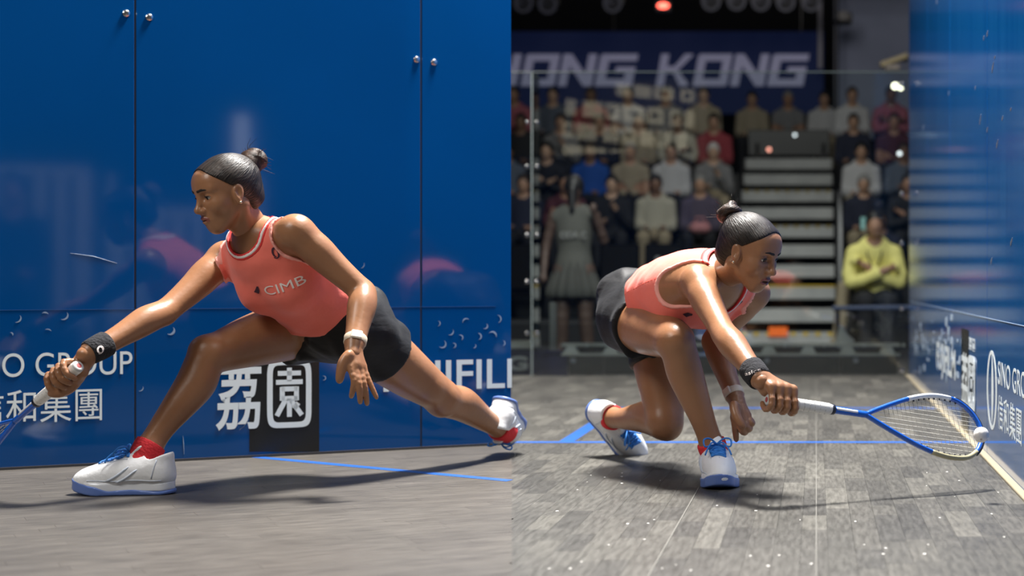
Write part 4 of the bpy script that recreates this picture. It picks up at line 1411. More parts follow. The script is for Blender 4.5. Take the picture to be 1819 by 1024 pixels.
def head_parts(neck_to, seed, bun, opened=0.0):
    """local axes: x forward, y left, z up; neck_to: where the neck enters the shoulders"""
    h = .0024
    nb = np.asarray(neck_to, float)
    lo = np.minimum([-.125, -.092, -.130], nb - .062)
    hi = np.maximum([.125, .092, .125], nb + .062)
    f = Field(lo, hi, h)
    f.ell((-.012, 0, .030), (.096, .073, .077), None, 0)
    f.ell((.030, 0, -.020), (.058, .0555, .076), None, .03)
    f.ell((.052, 0, .045), (.034, .052, .036), None, .03)
    f.ell((.064, 0, -.088), (.019, .019, .015), None, .028)
    for s in (-1, 1):
        f.cone((.006, s * .047, -.042), (.060, s * .013, -.089), .013, .012, .03)
        f.ell((.056, s * .038, -.024), (.024, .022, .022), None, .025)
        f.cone((.080, s * .010, .024), (.066, s * .045, .026), .0085, .007, .016)
    for s in (-1, 1):
        f.ell((.090, s * .031, .004), (.016, .019, .0125), None, .012, 'sub')
    # nose
    f.cone((.082, 0, .014), (.103, 0, -.026), .0065, .0085, .012)
    f.ell((.104, 0, -.029), (.0105, .0105, .0095), None, .008)
    for s in (-1, 1):
        f.ell((.093, s * .0115, -.033), (.0105, .0075, .0075), None, .006)
        f.ell((.101, s * .0065, -.0405), (.006, .0036, .004), None, .003, 'sub')
    # muzzle, lips
    f.ell((.072, 0, -.058), (.021, .027, .024), None, .02)
    m = opened
    lips_u = [(.0945, .000, -.0560), (.0935, .007, -.0548), (.0865, .017, -.0585), (.0785, .0245, -.0605)]
    lips_l = [(.0920, .000, -.0668 - m), (.0900, .009, -.0665 - m), (.0845, .018, -.0640 - m * .6), (.0785, .0240, -.0615)]
    for s in (-1, 1):
        for a, b, r0, r1 in ((0, 1, .0046, .0046), (1, 2, .0046, .0036), (2, 3, .0036, .0018)):
            pa, pb = np.array(lips_u[a]) * [1, s, 1], np.array(lips_u[b]) * [1, s, 1]
            f.cone(pa, pb, r0, r1, .004)
            pa, pb = np.array(lips_l[a]) * [1, s, 1], np.array(lips_l[b]) * [1, s, 1]
            f.cone(pa, pb, r0 * 1.15, r1, .004)
    f.ell((.094, 0, -.0615 - m * .5), (.012, .019, .0013 + m * .6), None, .002, 'sub')
    # eyelids around the eyeball
    for s in (-1, 1):
        c = np.array([.0685, s * .031, .004])
        sl, P = f.sub(c - .03, c + .03)
        d = f_ell(P, c, (.0150, .0155, .0150))
        slot = f_ell(P, c + [.012, 0, -.0016], (.016, .0130, .0044))
        d = smax(d, -slot, .002)
        f.D[sl] = smin(f.D[sl], d, .004)
        f.D[sl] = smax(f.D[sl], -f_ell(P, c + [.011, 0, -.0016], (.014, .0127, .0041)), .001)
    # ears
    for s in (-1, 1):
        R = np.array([[math.cos(.35), 0, math.sin(.35)], [0, 1, 0], [-math.sin(.35), 0, math.cos(.35)]])
        f.ell((.002, s * .0720, -.006), (.0165, .0085, .029), R, .006)
        f.ell((.006, s * .0815, -.004), (.0105, .0070, .018), R, .004, 'sub')
        f.cone((.010, s * .076, -.022), (.012, s * .074, -.006), .004, .003, .004)
        f.ell((.008, s * .0745, -.032), (.0070, .0055, .0080), None, .005)
    head_only = f.copy()
    # neck
    f.cone((-.020, 0, -.045), nb, .046, .050, .022)
    f.cone((.022, 0, -.080), nb + [.018, 0, .0], .014, .026, .025)
    for s in (-1, 1):
        f.cone((-.015, s * .052, -.045), nb + [.038, s * .012, -.005], .014, .011, .02)
    skin = f.mesh()
    P = f.grid()
    # lips and brows as thin skins over the head
    dl = np.full(f.n, 1.0)
    for s in (-1, 1):
        for L in (lips_u, lips_l):
            for a in range(3):
                pa, pb = np.array(L[a]) * [1, s, 1], np.array(L[a + 1]) * [1, s, 1]
                dl = np.minimum(dl, f_cone(P, pa, pb, .0062, .0052 if a < 2 else .003))
    lips = f.mesh(np.maximum(f.D - .0005, dl))
    brows = []
    for s in (-1, 1):
        db = f_cone(P, (.094, s * .012, .0255), (.090, s * .030, .0285), .0046, .0044)
        db = np.minimum(db, f_cone(P, (.090, s * .030, .0285), (.072, s * .050, .0240), .0042, .0016))
        brows.append(f.mesh(np.maximum(f.D - .0012, db)))
    lashes = []
    for s in (-1, 1):
        c = np.array([.0685, s * .031, .004])
        pts = []
        for t in np.linspace(-1, 1, 9):
            yy, zz = .0128 * t, -.0016 + .0046 * math.sqrt(max(0, 1 - t * t))
            pts.append(c + np.array([math.sqrt(max(1e-6, .0153 ** 2 - yy * yy - zz * zz)) + .0004, yy, zz]))
        lashes.append(MB().tube(pts, [.0006] + [.0013] * 7 + [.0006], 6))
    # hair cap
    H = Field((-.19, -.115, -.115), (.12, .115, .165), .0028)
    H.ell((-.014, 0, .032), (.1005, .0785, .0825), None, 0)
    H.ell((.046, 0, .050), (.040, .058, .039), None, .02)
    H.ell((-.058, 0, -.030), (.048, .057, .052), None, .03)
    PH = H.grid()
    x, y, z = PH[..., 0], np.abs(PH[..., 1]), PH[..., 2]
    above = (.030 + np.maximum(x - .014, -.02) * .85 + .010 * np.cos(np.clip(y / .07, 0, 1) * math.pi)) - z
    behind = np.maximum(x + .014 + .30 * np.minimum(z, 0), -(z + .075 + .55 * (x + .05)))
    reg = smin(above, behind, .012)
    d = smax(H.D, reg, .005)
    d = smax(d, -f_ell(PH, (.004, .080, -.010), (.021, .030, .031)), .003)
    d = smax(d, -f_ell(PH, (.004, -.080, -.010), (.021, .030, .031)), .003)
    # combed-back ripples
    ang = np.arctan2(PH[..., 1], PH[..., 2] - .02)
    d = d + .00035 * np.sin(ang * 60 + 3 * np.sin(x * 40)) + .0002 * np.sin(ang * 120 + x * 30)
    cap = H.mesh(d)
    # bun
    b = np.asarray(bun, float)
    Bf = Field(b - .085, b + .085, .0026)
    dirb = nrm(b - np.array([-.05, 0, .04]))
    Bf.cone(b - dirb * .06, b - dirb * .012, .030, .022, .012)
    rr = np.random.RandomState(seed)
    u = nrm(np.cross(dirb, [0, 1, .2])); w = np.cross(dirb, u)
    for k in range(4):
        ph = rr.rand() * 6.28
        rad = .021 + .005 * rr.rand()
        pts = []
        for i in range(13):
            a = ph + 2 * math.pi * i / 12
            pts.append((*(b + dirb * (.010 * math.sin(a * 1 + k) + .006 * (k - 1.5)) + rad * (math.cos(a) * u + math.sin(a) * w)), .0125))
        Bf.chain(pts, .004, 2)
    Bf.ell(b, (.026, .026, .026), None, .006)
    bunm = Bf.mesh()
    tie = MB().tube([b - dirb * .024 + .0255 * (math.cos(t) * u + math.sin(t) * w) for t in np.linspace(0, 2 * math.pi, 15)[:-1]], .005, 8, closed=True)
    strands = MB()
    for k in range(26):
        a = rr.rand() * 6.28
        st = b + .026 * (math.cos(a) * u + math.sin(a) * w)
        out = nrm(dirb * (.6 + rr.rand()) + .9 * (math.cos(a) * u + math.sin(a) * w) + rr.randn(3) * .35)
        ln = .018 + .035 * rr.rand()
        strands.tube([st, st + out * ln * .5 + rr.randn(3) * .004, st + out * ln + rr.randn(3) * .008], [.0009, .0007, .0003], 4)
    return dict(skin=skin, lips=lips, brows=brows, cap=cap, bun=bunm, tie=tie, strands=strands, lashes=lashes)

def make_shoe():
    h = .0026
    f = Field((-.10, -.075, -.012), (.235, .075, .165), h)
    f.chain([(-.030, 0, .052, .036), (.03, 0, .055, .041), (.095, .003, .046, .042), (.150, .003, .036, .034), (.172, .0, .030, .027)], .02, 4)
    f.cone((-.030, 0, .05), (-.033, 0, .100), .038, .034, .02)
    f.cone((-.010, 0, .07), (.052, 0, .072), .036, .030, .02)
    f.cone((.060, 0, .084), (.022, 0, .124), .020, .017, .010, np.array([.6, 0, .8]), .45)
    P = f.grid()
    d = smax(f.D, .020 - P[..., 2], .004)
    d = smax(d, P[..., 2] - .098 - .32 * np.abs(P[..., 0] + .012) - np.where(P[..., 0] > .0, .03, .0), .004)
    d = smax(d, -f_cone(P, (-.022, 0, .085), (-.018, 0, .20), .031, .031), .004)
    upper = f.mesh(d)
    # footprint
    def foot(r):
        q = P * np.array([1, 1, 0])
        g = smin(f_cone(q, (-.030, 0, 0), (.06, -.002, 0), .037 + r, .036 + r), f_cone(q, (.06, 0, 0), (.118, .003, 0), .036 + r, .045 + r), .02)
        return smin(g, f_cone(q, (.118, .003, 0), (.160, -.002, 0), .045 + r, .037 + r), .02)
    lift = np.clip(P[..., 0] - .12, 0, 1) ** 2 * 2.2 + np.clip(-.03 - P[..., 0], 0, 1) ** 2 * 2.0   # toe spring and heel curve
    z = P[..., 2] - lift
    wav = .003 * np.sin(P[..., 0] * 38)
    mid = smax(smax(foot(.002), z - .036 - wav * .6, .004), .010 - z, .002)
    out = smax(smax(foot(.0052), z - (.013 + wav + .45 * np.clip(P[..., 0] - .09, 0, .035)), .004), -z, .003)
    return dict(upper=upper, mid=f.mesh(mid), out=f.mesh(out))
SHOE = make_shoe()
UP_BVH = BVHTree.FromPolygons(SHOE['upper'][0].tolist(), SHOE['upper'][1].tolist())
def on_upper(x, y, lift=.0022):
    h = UP_BVH.ray_cast(Vector((x, y, .3)), Vector((0, 0, -1)))
    return (x, y, (h[0].z if h[0] is not None else .06) + lift)
def shoe_laces():
    m = MB()
    for i in range(6):
        x0 = .050 + i * .0135
        hw = .024 - i * .0008
        sk = .008 if i % 2 else -.004
        m.tube([on_upper(x0 + sk * t, hw * t) for t in np.linspace(-1, 1, 11)], .0027, 6)
        if i < 5:
            for sg in (-1, 1):
                m.tube([on_upper(x0 + .0135 * (t + 1) / 2, sg * hw * t, .004) for t in np.linspace(-1, 1, 7)], .0022, 6)
    b = np.array(on_upper(.052, 0, .006))
    for s in (-1, 1):
        lp = [(0, 0, 0), (.004, s * .020, .016), (.016, s * .038, .014), (.030, s * .036, -.004), (.016, s * .018, -.002), (0, 0, 0)]
        m.tube(spline(np.array(lp) + b, 4), .0026, 6)
        m.tube(spline(np.array([(0, 0, 0), (.022, s * .016, .006), (.044, s * .030, -.010), (.052, s * .037, -.026)]) + b, 4), .0024, 6)
    return m
def put_shoe(parent, origin, toe, up, label, upright_loop=False):
    M = frame_from(toe, up)
    o = np.asarray(origin, float)
    def xf(V):
        return np.asarray(V) @ M.T + o
    V, Q = SHOE['upper']
    sh = mesh_obj('shoe', xf(relax(V, Q, 2)), Q, M_SHOE, parent, True)
    sh['label'] = label
    V, Q = SHOE['mid']
    mesh_obj('midsole', xf(relax(V, Q, 2)), Q, M_SOLEW, sh, True)
    V, Q = SHOE['out']
    mesh_obj('outsole', xf(relax(V, Q, 2)), Q, M_SOLEB, sh, True)
    L = shoe_laces()
    mesh_obj('laces', xf(np.array(L.v)), L.f, M_LACE, sh, True)
    # side stripes
    def side_pt(x, z, sg):
        h = UP_BVH.ray_cast(Vector((x, sg * .2, z)), Vector((0, -sg, 0)))
        return (x, (h[0].y if h[0] is not None else sg * .04) + sg * .0006, z)
    for sg in (-1, 1):
        st = MB()
        for a, b in (((.098, .040), (.040, .078)), ((.072, .036), (.018, .070))):
            st.tube([side_pt(a[0] + (b[0] - a[0]) * t, a[1] + (b[1] - a[1]) * t ** 1.4, sg) for t in np.linspace(0, 1, 9)], [.001] + [.0030] * 7 + [.001], 6)
        st.tube([side_pt(x, .040 + .0012 * math.sin(x * 60), sg) for x in np.linspace(-.045, .15, 14)], .0013, 5)
        st.tube([side_pt(-.020 - .012 * t, .045 + .05 * t, sg) for t in np.linspace(0, 1, 6)], .0013, 5)
        mesh_obj('side_stripe', xf(np.array(st.v)), st.f, mat('pale_stripe', (.60, .66, .76), .5), sh, True)
    tt = MB()
    tt.tube([on_upper(x, .0, .0004) for x in (.128, .133)], .001, 5)
    for sg in (-1, 1):
        tt.tube([on_upper(.047 + .075 * t, sg * (.0275 - .006 * t), .0004) for t in np.linspace(0, 1, 8)], .0016, 5)
    mesh_obj('eyestay', xf(np.array(tt.v)), tt.f, MATS['pale_stripe'], sh, True)
    return sh

def grip_hand(f, wrist, B0, hd, e1, sgn, srange=(.028, .100), rg=.0165):
    """hand closed around a handle: B0 butt, hd handle direction, e1 the side of the knuckles"""
    hd = nrm(hd)
    e1 = nrm(e1 - hd * np.dot(e1, hd))
    e2 = np.cross(hd, e1) * sgn
    wrist = np.asarray(wrist, float)
    def at(s, deg, rad):
        a = math.radians(deg)
        return B0 + hd * s + rad * (math.cos(a) * e1 + math.sin(a) * e2)
    mcp = []
    for i in range(4):
        s = srange[0] + (srange[1] - srange[0]) * i / 3
        r = (.0074, .0083, .0087, .0086)[i]
        st = (0, .004, .006, .012)[i]
        m, p, d, t = at(s, -30, rg + .020), at(s + st * .4, 62, rg + .0155), at(s + st, 132, rg + .0085), at(s + st, 196, rg + .0075)
        mcp.append(m)
        f.chain([(*m, r * 1.22), (*p, r * 1.08), (*d, r * .96), (*t, r * .86)], .004, 3)
        f.cone(wrist, m, .0165, .0110, .014)
        f.ell(m, (r * 1.35,) * 3, None, .005)
    mid = at((srange[0] + srange[1]) / 2, -75, rg + .010)
    f.cone(wrist, mid, .020, .018, .02)
    f.cone(at(srange[0], -85, rg + .010), at(srange[1], -85, rg + .010), .013, .012, .015)
    cm, tm, ti, tt = wrist * .55 + mid * .45, at(srange[1] - .02, -100, rg + .013), at(srange[1] + .004, -150, rg + .011), at(srange[1] + .024, -196, rg + .009)
    f.chain([(*cm, .015), (*tm, .0125), (*ti, .0100), (*tt, .0085)], .008, 3)

def limb_frame(a, b):
    t = nrm(np.asarray(b) - np.asarray(a))
    return t

def stroke2d(pts, w):
    """flat ribbon from a polyline with per-point width"""
    P = np.asarray(pts, float)
    V, F = [], []
    for i in range(len(P)):
        t = P[min(i + 1, len(P) - 1)] - P[max(i - 1, 0)]
        t /= max(np.linalg.norm(t), 1e-9)
        nn = np.array([-t[1], t[0]])
        ww = w[i] if not np.isscalar(w) else w
        V += [P[i] + nn * ww / 2, P[i] - nn * ww / 2]
    for i in range(len(P) - 1):
        F.append((2 * i, 2 * i + 1, 2 * i + 3, 2 * i + 2))
    return np.array(V), F

def swirl(sz):
    """small spiral mark: an oval loop that runs on into a tail"""
    pts = []
    for i in range(30):
        t = i / 29
        a = -2.4 + t * 7.2
        r = 1.0 - .35 * t
        pts.append((r * .55 * math.cos(a) + .10 * math.sin(a), r * .95 * math.sin(a)))
    w = [.10 + .20 * math.sin(math.pi * i / 29) for i in range(30)]
    V, F = stroke2d(np.array(pts) * sz / 2, np.array(w) * sz / 2 * 1.2)
    return V, F

def cast(px, py, bvh):
    o = Vector(cam.location)
    d = (Vector(W(px, py, 5.0)) - o).normalized()
    h = bvh.ray_cast(o, d, 9)
    return (np.array(h[0]), np.array(h[1])) if h[0] is not None else (None, None)

def print_on(name, V2, F, px0, px1, height, bvh, material, parent, cuts=2, off=.0016):
    """lay a flat print with its baseline between two pixels' surface points"""
    a, na = cast(*px0, bvh); b, nb = cast(*px1, bvh)
    c, nc = cast((px0[0] + px1[0]) / 2, (px0[1] + px1[1]) / 2, bvh)
    if a is None or b is None or c is None:
        return None
    N = nrm(na + nb + nc)
    R = b - a
    wdt = np.linalg.norm(R)
    R = nrm(R)
    N = nrm(N - R * np.dot(N, R))
    U = np.cross(N, R)
    lo, hi = V2.min(0), V2.max(0)
    s = np.stack([(V2[:, 0] - lo[0]) / (hi[0] - lo[0]) * wdt, (V2[:, 1] - lo[1]) / (hi[1] - lo[1]) * height], 1)
    return drape(name, s, F, a, R, U, N, bvh, material, parent, off, cuts)

def wrist_ring(name, a, t, w, r0, r1, material, parent, seg=28, bulge=.002, ry=1.0):
    """soft band around the forearm: centre a, axis t"""
    prof = [(-w / 2, r0 - .006), (-w / 2, r0 - .001), (-w * .45, r0), (-w * .2, (r0 + r1) / 2 + bulge), (w * .2, (r0 + r1) / 2 + bulge), (w * .45, r1), (w / 2, r1 - .001), (w / 2, r1 - .006)]
    return MB()._lathe(np.asarray(a, float), nrm(t), prof, seg) and MB_build_lathe(name, a, t, prof, seg, material, parent)
def MB_build_lathe(name, a, t, prof, seg, material, parent):
    m = MB(); m._lathe(np.asarray(a, float), nrm(t), prof, seg)
    return m.build(name, material, parent, angle=.9)

def make_racket(root, butt, hd, wv, colors):
    """squash racket in court coordinates"""
    hd = nrm(hd); wv = nrm(wv - hd * np.dot(wv, hd)); nv = np.cross(hd, wv)
    B = np.asarray(butt, float)
    pt = lambda l, w=0.0, n=0.0: B + hd * l + wv * w + nv * n
    blue, white, dark = colors
    # grip: slightly oval, wound tape
    prof = [(0, .012), (.003, .0165), (.012, .0170), (.02, .0160), (.05, .0152), (.10, .0150), (.16, .0156), (.185, .0150), (.192, .0130)]
    g = MB(); g._lathe(B, hd, prof, 16)
    gr = g.build('grip', white, root, angle=.7)
    sp = MB()
    n = 90
    sp.tube([B + hd * (.018 + .165 * i / n) + .0152 * (math.cos(i * .72) * wv + math.sin(i * .72) * nv) for i in range(n + 1)], .0011, 4)
    sp.build('grip_tape_edge', mat('tape_shadow', (.55, .54, .52), .8), gr)
    MB_build_lathe('butt_cap', B - hd * .004, hd, [(0, .009), (.0005, .012), (.003, .0155), (.006, .0158)], 16, mat('cap_white', (.6, .6, .6), .5), root)
    MB_build_lathe('butt_badge', B - hd * .0048, hd, [(0, .004), (.0004, .007), (.0012, .0072)], 14, mat('badge_red', (.35, .05, .05), .5), root)
    MB_build_lathe('collar', pt(.190), hd, [(0, .0130), (.002, .0142), (.010, .0138), (.012, .0115)], 16, dark, root)
    # shaft
    sh = MB().tube(spline([pt(.198), pt(.25), pt(.305)], 4), [.0105] * 4 + [.0098] * 5, 12, flat=(nv, .85))
    sh.build('shaft', blue, root, smooth=True)
    MB().tube(spline([pt(.206, 0, .0075), pt(.24, 0, .0075), pt(.272, 0, .007)], 4), .0045, 8, flat=(nv, .6)).build('shaft_print', mat('pale_print', (.72, .72, .78), .4), root, smooth=True)
    out = [(.300, .000), (.345, .0225), (.400, .0475), (.460, .0720), (.520, .0890), (.572, .0935), (.622, .0860), (.660, .0600), (.681, .0270), (.686, .0)]
    half = spline(out, 6)
    loop = [(l, w) for l, w in half] + [(l, -w) for l, w in half[::-1][1:-1]]
    fr = MB().tube([pt(l, w) for l, w in loop], .0078, 12, closed=True, flat=(wv, .85))
    frame = fr.build('frame', blue, root, smooth=True)
    # pale stretch on one shoulder, dark bumper over the tip
    seg1 = [(l, w) for l, w in half if .44 < l < .60]
    MB().tube([pt(l, w) for l, w in seg1], .0081, 12, flat=(wv, .85)).build('frame_band', mat('frame_white', (.80, .82, .86), .3), root, smooth=True)
    seg3 = [(l, -w) for l, w in half if .50 < l < .66]
    MB().tube([pt(l, w) for l, w in seg3], .0080, 12, flat=(wv, .85)).build('frame_band', mat('frame_gold', (.40, .36, .22), .35), root, smooth=True)
    seg2 = [(l, w) for l, w in half if l > .60] + [(l, -w) for l, w in half[::-1] if l > .645][1:]
    MB().tube([pt(l * 1.0 + .003, w * 1.03) for l, w in seg2], .0072, 10, flat=(wv, .85)).build('bumper', dark, root, smooth=True)
    # strings
    hs = spline(out, 24)
    def half_w(l):
        return float(np.interp(l, hs[:, 0], hs[:, 1]))
    S = MB()
    for i in range(-6, 7):
        w = i * .0135
        ok = [l for l in np.linspace(.31, .684, 200) if half_w(l) > abs(w) + .004]
        if ok:
            S.tube([pt(ok[0], w, .0006 * (-1) ** i), pt(ok[-1], w, -.0006 * (-1) ** i)], .00065, 5)
    so = S.build('main_strings', mat('string_pale', (.70, .68, .60), .4), root); so['kind'] = 'stuff'
    S = MB()
    l = .365
    while l < .675:
        w = half_w(l) - .003
        S.tube([pt(l, -w, .0006), pt(l, w, -.0006)], .00065, 5)
        l += .0145
    so = S.build('cross_strings', mat('string_grey', (.16, .15, .13), .4), root); so['kind'] = 'stuff'
    # grommet studs along the inside
    for sgn in (-1, 1):
        for k in range(9):
            ll = .47 + k * .018
            ww = half_w(ll) - .0085
            MB().lathe(pt(ll, sgn * ww), -wv * sgn, [(0, .0026), (.003, .0022)], 8).build('grommet', dark, root)
    return frame

def build_player(P):
    """P: joints and options; everything in court coordinates"""
    J = P['J']
    root = tag(empty('person', P['base']), P['label'], 'person')
    L, n = P['L'], P['n']
    g = P.get('slim', 1.0)
    def torso(f):
        f.chain([(*J['pelvis'], .130), (*J['waist'], .108), (*J['ribs'], .122), (*J['chest'], .124), (*J['top'], .082)], .03, 5, n, P.get('flat', .74))
        for s, key in ((-1, 'shR'), (1, 'shL')):
            f.cone(J['neck'], J[key] * .80 + J['neck'] * .20, .036, .034, .03)
            f.cone(J['chest'] * .6 + J['ribs'] * .4 + L * s * .06, J[key] * .92 + J['chest'] * .08, .056, .038, .04)
            f.ell(J['chest'] * .55 + J['ribs'] * .45 + n * .062 + L * s * .058, (.052, .052, .050), None, .045)
        f.cone(J['neck'], J['top'], .048, .070, .04)
    def arms(f):
        for k in ('R', 'L'):
            s, e, w = J['sh' + k], J['el' + k], J['wr' + k]
            ou = P['bulge' + k]
            f.chain([(*(s + ou * .002), .041), (*(s * .72 + e * .28 + ou * .006), .0400), (*(s * .50 + e * .50 + ou * .002), .0350), (*(s * .25 + e * .75), .0308), (*e, .0290)], .025, 5)
            f.chain([(*e, .0290), (*(e * .76 + w * .24 + ou * .006), .0335), (*(e * .54 + w * .46 + ou * .003), .0300), (*(e * .25 + w * .75), .0248), (*w, .0235)], .015, 5)
            f.ell(s + ou * .012, (.042, .042, .042), None, .025)
            f.cone(s * .62 + e * .38 - ou * .014, s * .35 + e * .65 - ou * .010, .022, .019, .018)
            f.ell(e - ou * .010, (.022, .022, .022), None, .013)
            f.cone(w, w + nrm(w - e) * .03, .0235, .0225, .01)
    def legs(f, thighs=False):
        for k in ('R', 'L'):
            hp, kn, an = J['hip' + k], J['kn' + k], J['an' + k]
            bk, fr = P['calf' + k], P['knee' + k]
            f.chain([(*hp, .084), (*(hp * .68 + kn * .32 + fr * .008), .0790), (*(hp * .38 + kn * .62 + fr * .006), .0670), (*(hp * .14 + kn * .86), .0535), (*kn, .0500)], .035, 5)
            if thighs:
                f.cone(hp, J['pelvis'], .084, .095, .04)
                continue
            f.chain([(*kn, .0480), (*(kn * .88 + an * .12 + bk * .002), .0445), (*(kn * .72 + an * .28 + bk * .014), .0470), (*(kn * .50 + an * .50 + bk * .009), .0400), (*(kn * .22 + an * .78), .0305), (*an, .0300)], .02, 5)
            f.cone(kn * .85 + an * .15 + fr * .010, kn * .30 + an * .70 + fr * .006, .030, .020, .02)
            f.ell(kn + fr * .024, (.033, .033, .033), None, .018)
            f.ell(hp * .22 + kn * .78 + fr * .020 + L * .018, (.034, .034, .034), None, .03)
            f.cone(hp, J['pelvis'], .084, .095, .04)
            f.cone(an, an - nrm(kn - an) * .04, .032, .034, .02)
        for s in (-1, 1):
            f.ell(J['pelvis'] - n * .045 + L * s * .060 - P['axis'] * .02, (.074, .074, .074), None, .05)
    h = .0052
    pts = np.array([v for v in J.values()])
    f = Field(pts.min(0) - .16, pts.max(0) + .16, h)
    torso(f); arms(f); legs(f)
    V, Q = f.mesh()
    body_parts = [(relax(V, Q, 2), Q)]
    # hands
    for k in ('R', 'L'):
        hf = Field(J['wr' + k] - .19, J['wr' + k] + .19, .0023)
        w, e = J['wr' + k], J['el' + k]
        hf.cone(w - nrm(w - e) * .035, w + nrm(w - e) * .012, .0242, .0225, .0)
        P['hand' + k](hf, w + nrm(w - e) * .012)
        V, Q = hf.mesh()
        body_parts.append((relax(V, Q, 1), Q))
    # head
    HM, hc = P['headM'], P['headC']
    HS = P.get('head_scale', .915)
    neck_local = HM.T @ (J['neck'] - hc) / HS
    hp_ = head_parts(neck_local, P['seed'], P['bun'], P.get('mouth', 0.0))
    to = lambda V: (np.asarray(V) * HS) @ HM.T + hc
    V, Q = hp_['skin']
    body_parts.append((to(relax(V, Q, 1)), Q))
    V, Q = join_meshes(body_parts)
    body = mesh_obj('body', V, Q, M_SKIN, root, True)
    mesh_obj('lips', to(relax(*hp_['lips'], 1)), hp_['lips'][1], M_LIPS, body, True)
    for la in hp_['lashes']:
        mesh_obj('eyelashes', to(np.array(la.v)), la.f, M_BROW, body, True)
    for b in hp_['brows']:
        mesh_obj('eyebrow', to(relax(*b, 1)), b[1], M_BROW, body, True)
    for s in (-1, 1):
        c = to(np.array([.0685, s * .031, .004]))
        ey = MB()
        g = HM @ nrm(np.array([1, P.get('gaze', 0.0), P.get('gaze_z', -.12)]))
        ey._lathe(c, g, [(-.0136 * HS * math.cos(t), .0136 * HS * math.sin(t) + 1e-4) for t in np.linspace(0.05, math.pi - .05, 12)], 16)
        eo = ey.build('eye', M_EYEW, body, smooth=True)
        ir = MB(); ir._lathe(c, g, [(.0112 * HS, .0074 * HS), (.0124 * HS, .0070 * HS), (.0138 * HS, .0036 * HS), (.0142 * HS, .0005)], 16)
        ir.build('iris', M_IRIS, eo, smooth=True)
        ea = MB(); pe = to(np.array([.008, s * .0805, -.034]))
        ea._lathe(pe, HM @ np.array([0, s * 1.0, 0]), [(-.003, .0015), (-.001, .0036), (.0015, .0036), (.003, .0012)], 10)
        ea.build('earring', M_GOLD, root, smooth=True)
    hl = relax(*hp_['cap'], 2)
    hair = mesh_obj('hair', to(hl), hp_['cap'][1], M_HAIR, root, True)
    comb_attr(hair, hl, P['bun'], 26, 2.2)
    hl = relax(*hp_['bun'], 1)
    bo_ = mesh_obj('bun', to(hl), hp_['bun'][1], streak_hair('bun_hair', (.014, .009, .007), (.085, .045, .028)), hair, True)
    comb_attr(bo_, hl + (np.array([-.012, 0, .02]) - np.array(P['bun'])), np.array([-.012, .9, .3]), 16, 3.0)
    mesh_obj('hair_tie', to(np.array(hp_['tie'].v)), hp_['tie'].f, M_BLACK, hair, True)
    mesh_obj('flyaway_hairs', to(np.array(hp_['strands'].v)), hp_['strands'].f, M_HAIR, hair)
    # shirt
    tp = np.array([J[k] for k in ('pelvis', 'waist', 'ribs', 'chest', 'top', 'shR', 'shL', 'neck')])
    ax = P['axis']
    def cut(sf):
        torso(sf)
        tD = sf.D.copy()
        arms(sf)
        PP = sf.grid()
        base = np.maximum(np.minimum(sf.D, tD), tD - .012)
        nk0 = J['neck'] + n * P['scoop'][0] - ax * P['scoop'][1]
        q1 = P.get('nk1', (.10, .10, .10))
        nk1 = J['neck'] + n * q1[0] + ax * q1[1]
        neckh = f_cone(PP, nk0, nk1, P['scoop'][2], q1[2])
        neckh = np.minimum(neckh, f_cone(PP, J['neck'] - ax * .005, J['neck'] + ax * .16, .066, .085))
        armh = np.full(sf.n, 1.0, np.float32)
        both = []
        for k, s in (('R', -1), ('L', 1)):
            c = J['sh' + k] + L * s * P['arm_off'][0] + ax * P['arm_off'][1]
            both.append(f_cone(PP, c, c - ax * .055 + L * s * .03, P['arm_off'][2], P['arm_off'][2] * .8))
            armh = np.minimum(armh, both[-1])
        up = (PP - P['hem'][0]) @ nrm(P['hem'][1])
        u1, u2, u3 = PP @ L, PP @ ax, PP @ n
        wr = .0014 * np.sin(u2 * 62 + u1 * 22 + 5 * np.sin(u1 * 11) + 3 * np.sin(u3 * 17)) + .0010 * np.sin(u2 * 105 - u1 * 60 + 4 * np.sin(u3 * 23))
        low = np.clip(1 - up / .22, 0, 1)
        d0 = base - .0055 + wr * (.15 + .9 * low) - .009 * low ** 2
        side = (PP - J['ribs']) @ n + .012
        return d0, neckh, armh, -up, side, both
    sf = Field(tp.min(0) - .16, tp.max(0) + .16, .0036)
    d0, neckh, armh, hem, side, both = cut(sf)
    d = smax(smax(d0, -neckh, .003), smax(-armh, hem, .003), .003)
    shirt = field_obj('shirt', sf, M_SHIRT, root, d, 2)
    body_cut = np.maximum(np.maximum(-neckh, -armh), hem)
    for ah in both:
        field_obj('armhole_trim', sf, mat('pale_coral', (.93, .40, .34), .75), shirt, np.maximum(np.maximum(d0 - .0016, np.maximum(-neckh, hem)), np.maximum(-armh, ah - .010)), 2)
    field_obj('side_seam', sf, mat('seam_red', (.70, .07, .04), .7), shirt, np.maximum(np.maximum(d0 - .0010, body_cut), np.abs(side) - .0026), 1)
    cf = Field(J['neck'] - .15, J['neck'] + .15, .0025)
    d0, neckh, armh, hem, side, _ = cut(cf)
    def band(a, b, grow):
        return np.maximum(np.maximum(d0 - grow, -armh), np.maximum(a - neckh, neckh - b))
    field_obj('collar', cf, M_RED, shirt, band(.0, .0185, .0018), 2)
    field_obj('collar_stripe', cf, M_WTRIM, shirt, band(.0050, .0135, .0034), 2)
    # shorts
    lp = np.array([J[k] for k in ('pelvis', 'waist', 'hipR', 'hipL')] + [J['hipR'] * .4 + J['knR'] * .6, J['hipL'] * .4 + J['knL'] * .6])
    qf = Field(lp.min(0) - .19, lp.max(0) + .19, .0048)
    qf.chain([(*(J['waist'] * .65 + J['pelvis'] * .35), .114), (*J['pelvis'], .132)], .03, 4, n, P.get('flat', .74) * 1.08)
